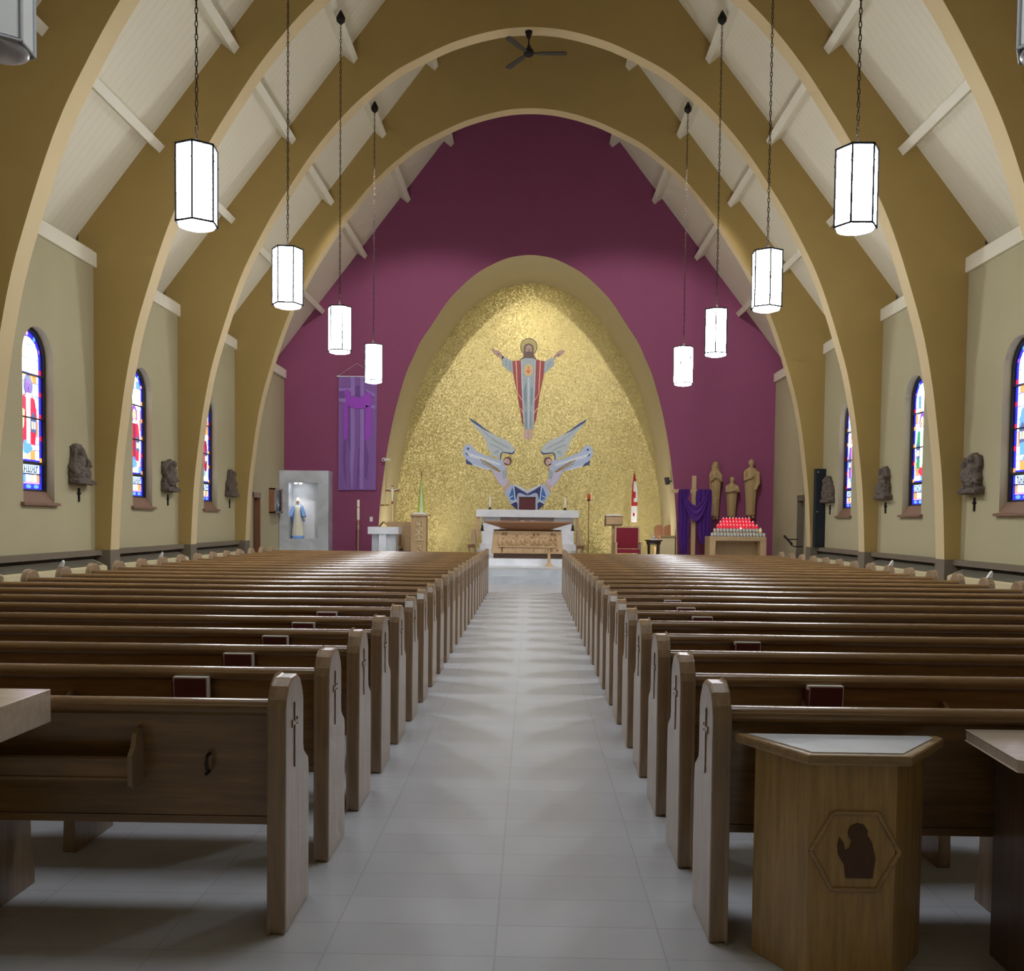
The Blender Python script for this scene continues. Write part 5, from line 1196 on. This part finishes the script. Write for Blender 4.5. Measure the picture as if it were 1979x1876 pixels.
# votive stand
Yv = 26.2; q = rc(1371.5, 1481, 1037, 1070, Yv)
t = thing('votive_stand', 'pale wooden table with stepped rack for votive candles', 'stand', ((q[0]+q[1])/2, Yv+.3, SF))
ttop = pz(1037, Yv, 1426); th = ttop-pz(1045, Yv, 1426); lw = .16
MB().box(q[0], q[1], Yv, Yv+.75, ttop-th, ttop).build('table_top', M['tanx'], t, bevel=.006)
MB().box(q[0], q[0]+lw, Yv, Yv+.75, SF, ttop-th).build('side_leg', M['tan'], t); MB().box(q[1]-lw, q[1], Yv, Yv+.75, SF, ttop-th).build('side_leg', M['tan'], t)
MB().box(q[0]+lw, q[1]-lw, Yv+.5, Yv+.54, SF, ttop-th).build('back_panel', M['tan'], t)
V3 = lambda px: 1360+px/14.136
rows = [(760, 230, 1650, 17, 'clear'), (665, 300, 1545, 15, 'clear'), (575, 385, 1440, 13, 'red'), (480, 455, 1335, 11, 'red'), (390, 530, 1230, 9, 'red')]
cn = ['bottom row', 'second row up', 'middle row', 'fourth row up', 'top row']
rk = MB(); proto = {}
for i, (py, a, b, n_, kind) in enumerate(rows):
    Yr = Yv+.08+.12*i; zb_ = pz(980+py/14.136+1.3, Yr, 1426)
    if i == 0: zb_ = ttop+.001
    xa, xb = px_(V3(a), Yr, 1030), px_(V3(b), Yr, 1030)
    if i: rk.box(xa-.06, xb+.06, Yr-.055, Yr+.055, ttop, zb_-.002)
    for j in range(n_):
        x = xa+(xb-xa)*j/(n_-1); kk = kind
        if i == 1 and j == 14: kk = 'amber'
        if i == 1 and j == 8: kk = 'lit'
        cname = {'clear': 'frosted clear', 'red': 'glowing red', 'amber': 'amber', 'lit': 'burning frosted'}[kk]
        lab = '%s glass votive candle, %s from the left in the %s' % (cname, ORD[j], cn[i])
        if kk not in proto:
            c = thing('votive_candle', lab, 'candle', (x, Yr, zb_), 'votive candles on the stepped rack'); proto[kk] = c
            MB().lathe([(.034, 0), (.038, .01), (.042, .10), (.036, .10), (.030, .085)], (x, Yr, zb_), 12).build('glass_cup', M[{'clear': 'clearglass', 'red': 'redglass', 'amber': 'yellowglass', 'lit': 'clearglass'}[kk]], c)
            MB().lathe([(.034, .08), (.03, .095), (.012, .12), (.0, .135)] if kk != 'clear' else [(.036, .07), (.035, .094), (.0, .094)], (x, Yr, zb_), 10).build('wax_light' if kk != 'clear' else 'wax', M[{'clear': 'paper', 'red': 'redglow', 'amber': 'yellowglass', 'lit': 'flame'}[kk]], c)
        else: dup(proto[kk], (x, Yr, zb_), lab)
rk.build('stepped_rack', M['tanx'], t)

# ------------------------------------------------------------------ light
w = bpy.data.worlds.new('world'); SC.world = w; w.use_nodes = True
w.node_tree.nodes['Background'].inputs[0].default_value = (.8, .85, 1, 1); w.node_tree.nodes['Background'].inputs[1].default_value = .1
def area(name, loc, rot, size, power, col=(1, 1, 1), sy=None):
    l = bpy.data.lights.new(name, 'AREA'); l.size = size; l.energy = power; l.color = col
    if sy: l.shape = 'RECTANGLE'; l.size_y = sy
    o = bpy.data.objects.new(name, l); COL.objects.link(o); o.location = loc; o.rotation_euler = rot; return o
def spot(name, loc, target, power, ang, blend=.5, col=(1, 1, 1), r=.1):
    l = bpy.data.lights.new(name, 'SPOT'); l.energy = power; l.spot_size = math.radians(ang); l.spot_blend = blend; l.color = col; l.shadow_soft_size = r
    o = bpy.data.objects.new(name, l); COL.objects.link(o); o.location = loc
    o.rotation_euler = (Vector(target)-Vector(loc)).to_track_quat('-Z', 'Y').to_euler(); return o
spot('apse_spotlight', (0, 28.6, 8.9), (0, 31.5, 6.2), 110, 120, .9, (1, .93, .75), .15)
for s in (-1, 1):
    spot('chancel_flood', (s*3.1, 20.2, 9.5), (s*2.7, 28.2, 4.0), 1000, 72, .4, (1, .97, .98), .1)
    area('apse_fill', (s*3.2, 29.0, .8), (math.radians(150), 0, s*math.radians(-25)), 1.2, 22, (1, .95, .85))  # unseen fill added low in the apse to lift its soffit
    for y in LY[1:]:                                              # the bulbs shine down through the open lantern bottoms
        spot('lantern_bulb', (s*LX, y, LZB-.09), (s*LX, y, 0), 215, 150, .7, (.86, .92, 1), .12)
    area('near_floor_fill', (s*1.3, 5.6, 6.6), (0, 0, 0), 1.8, 58, (.88, .93, 1))  # unseen fill added overhead to brighten the near floor, no fixture there
    area('rear_fill', (s*3.5, -2, 7.0), (0, 0, 0), 2.5, 16, (1, .86, .66))  # unseen fill added as ambient from behind the camera
q = at(577, 940, 27.75); spot('niche_lamp', (q.x, 27.72, q.z-.08), (q.x, 27.95, q.z-1.2), 10, 110, .8, (1, .97, .95), .05)

cy = SC.cycles
cy.max_bounces = 6; cy.diffuse_bounces = 3; cy.glossy_bounces = 2; cy.transmission_bounces = 4; cy.transparent_max_bounces = 4
cy.caustics_reflective = False; cy.caustics_refractive = False
cy.use_adaptive_sampling = True; cy.adaptive_threshold = .1; cy.adaptive_min_samples = 12
cy.sample_clamp_indirect = 4
for mt in bpy.data.materials:
    if mt.name.startswith('glass_') or 'votive' in mt.name or mt.name in ('flame', 'dark_red_lamp_glass'): mt.cycles.emission_sampling = 'NONE'
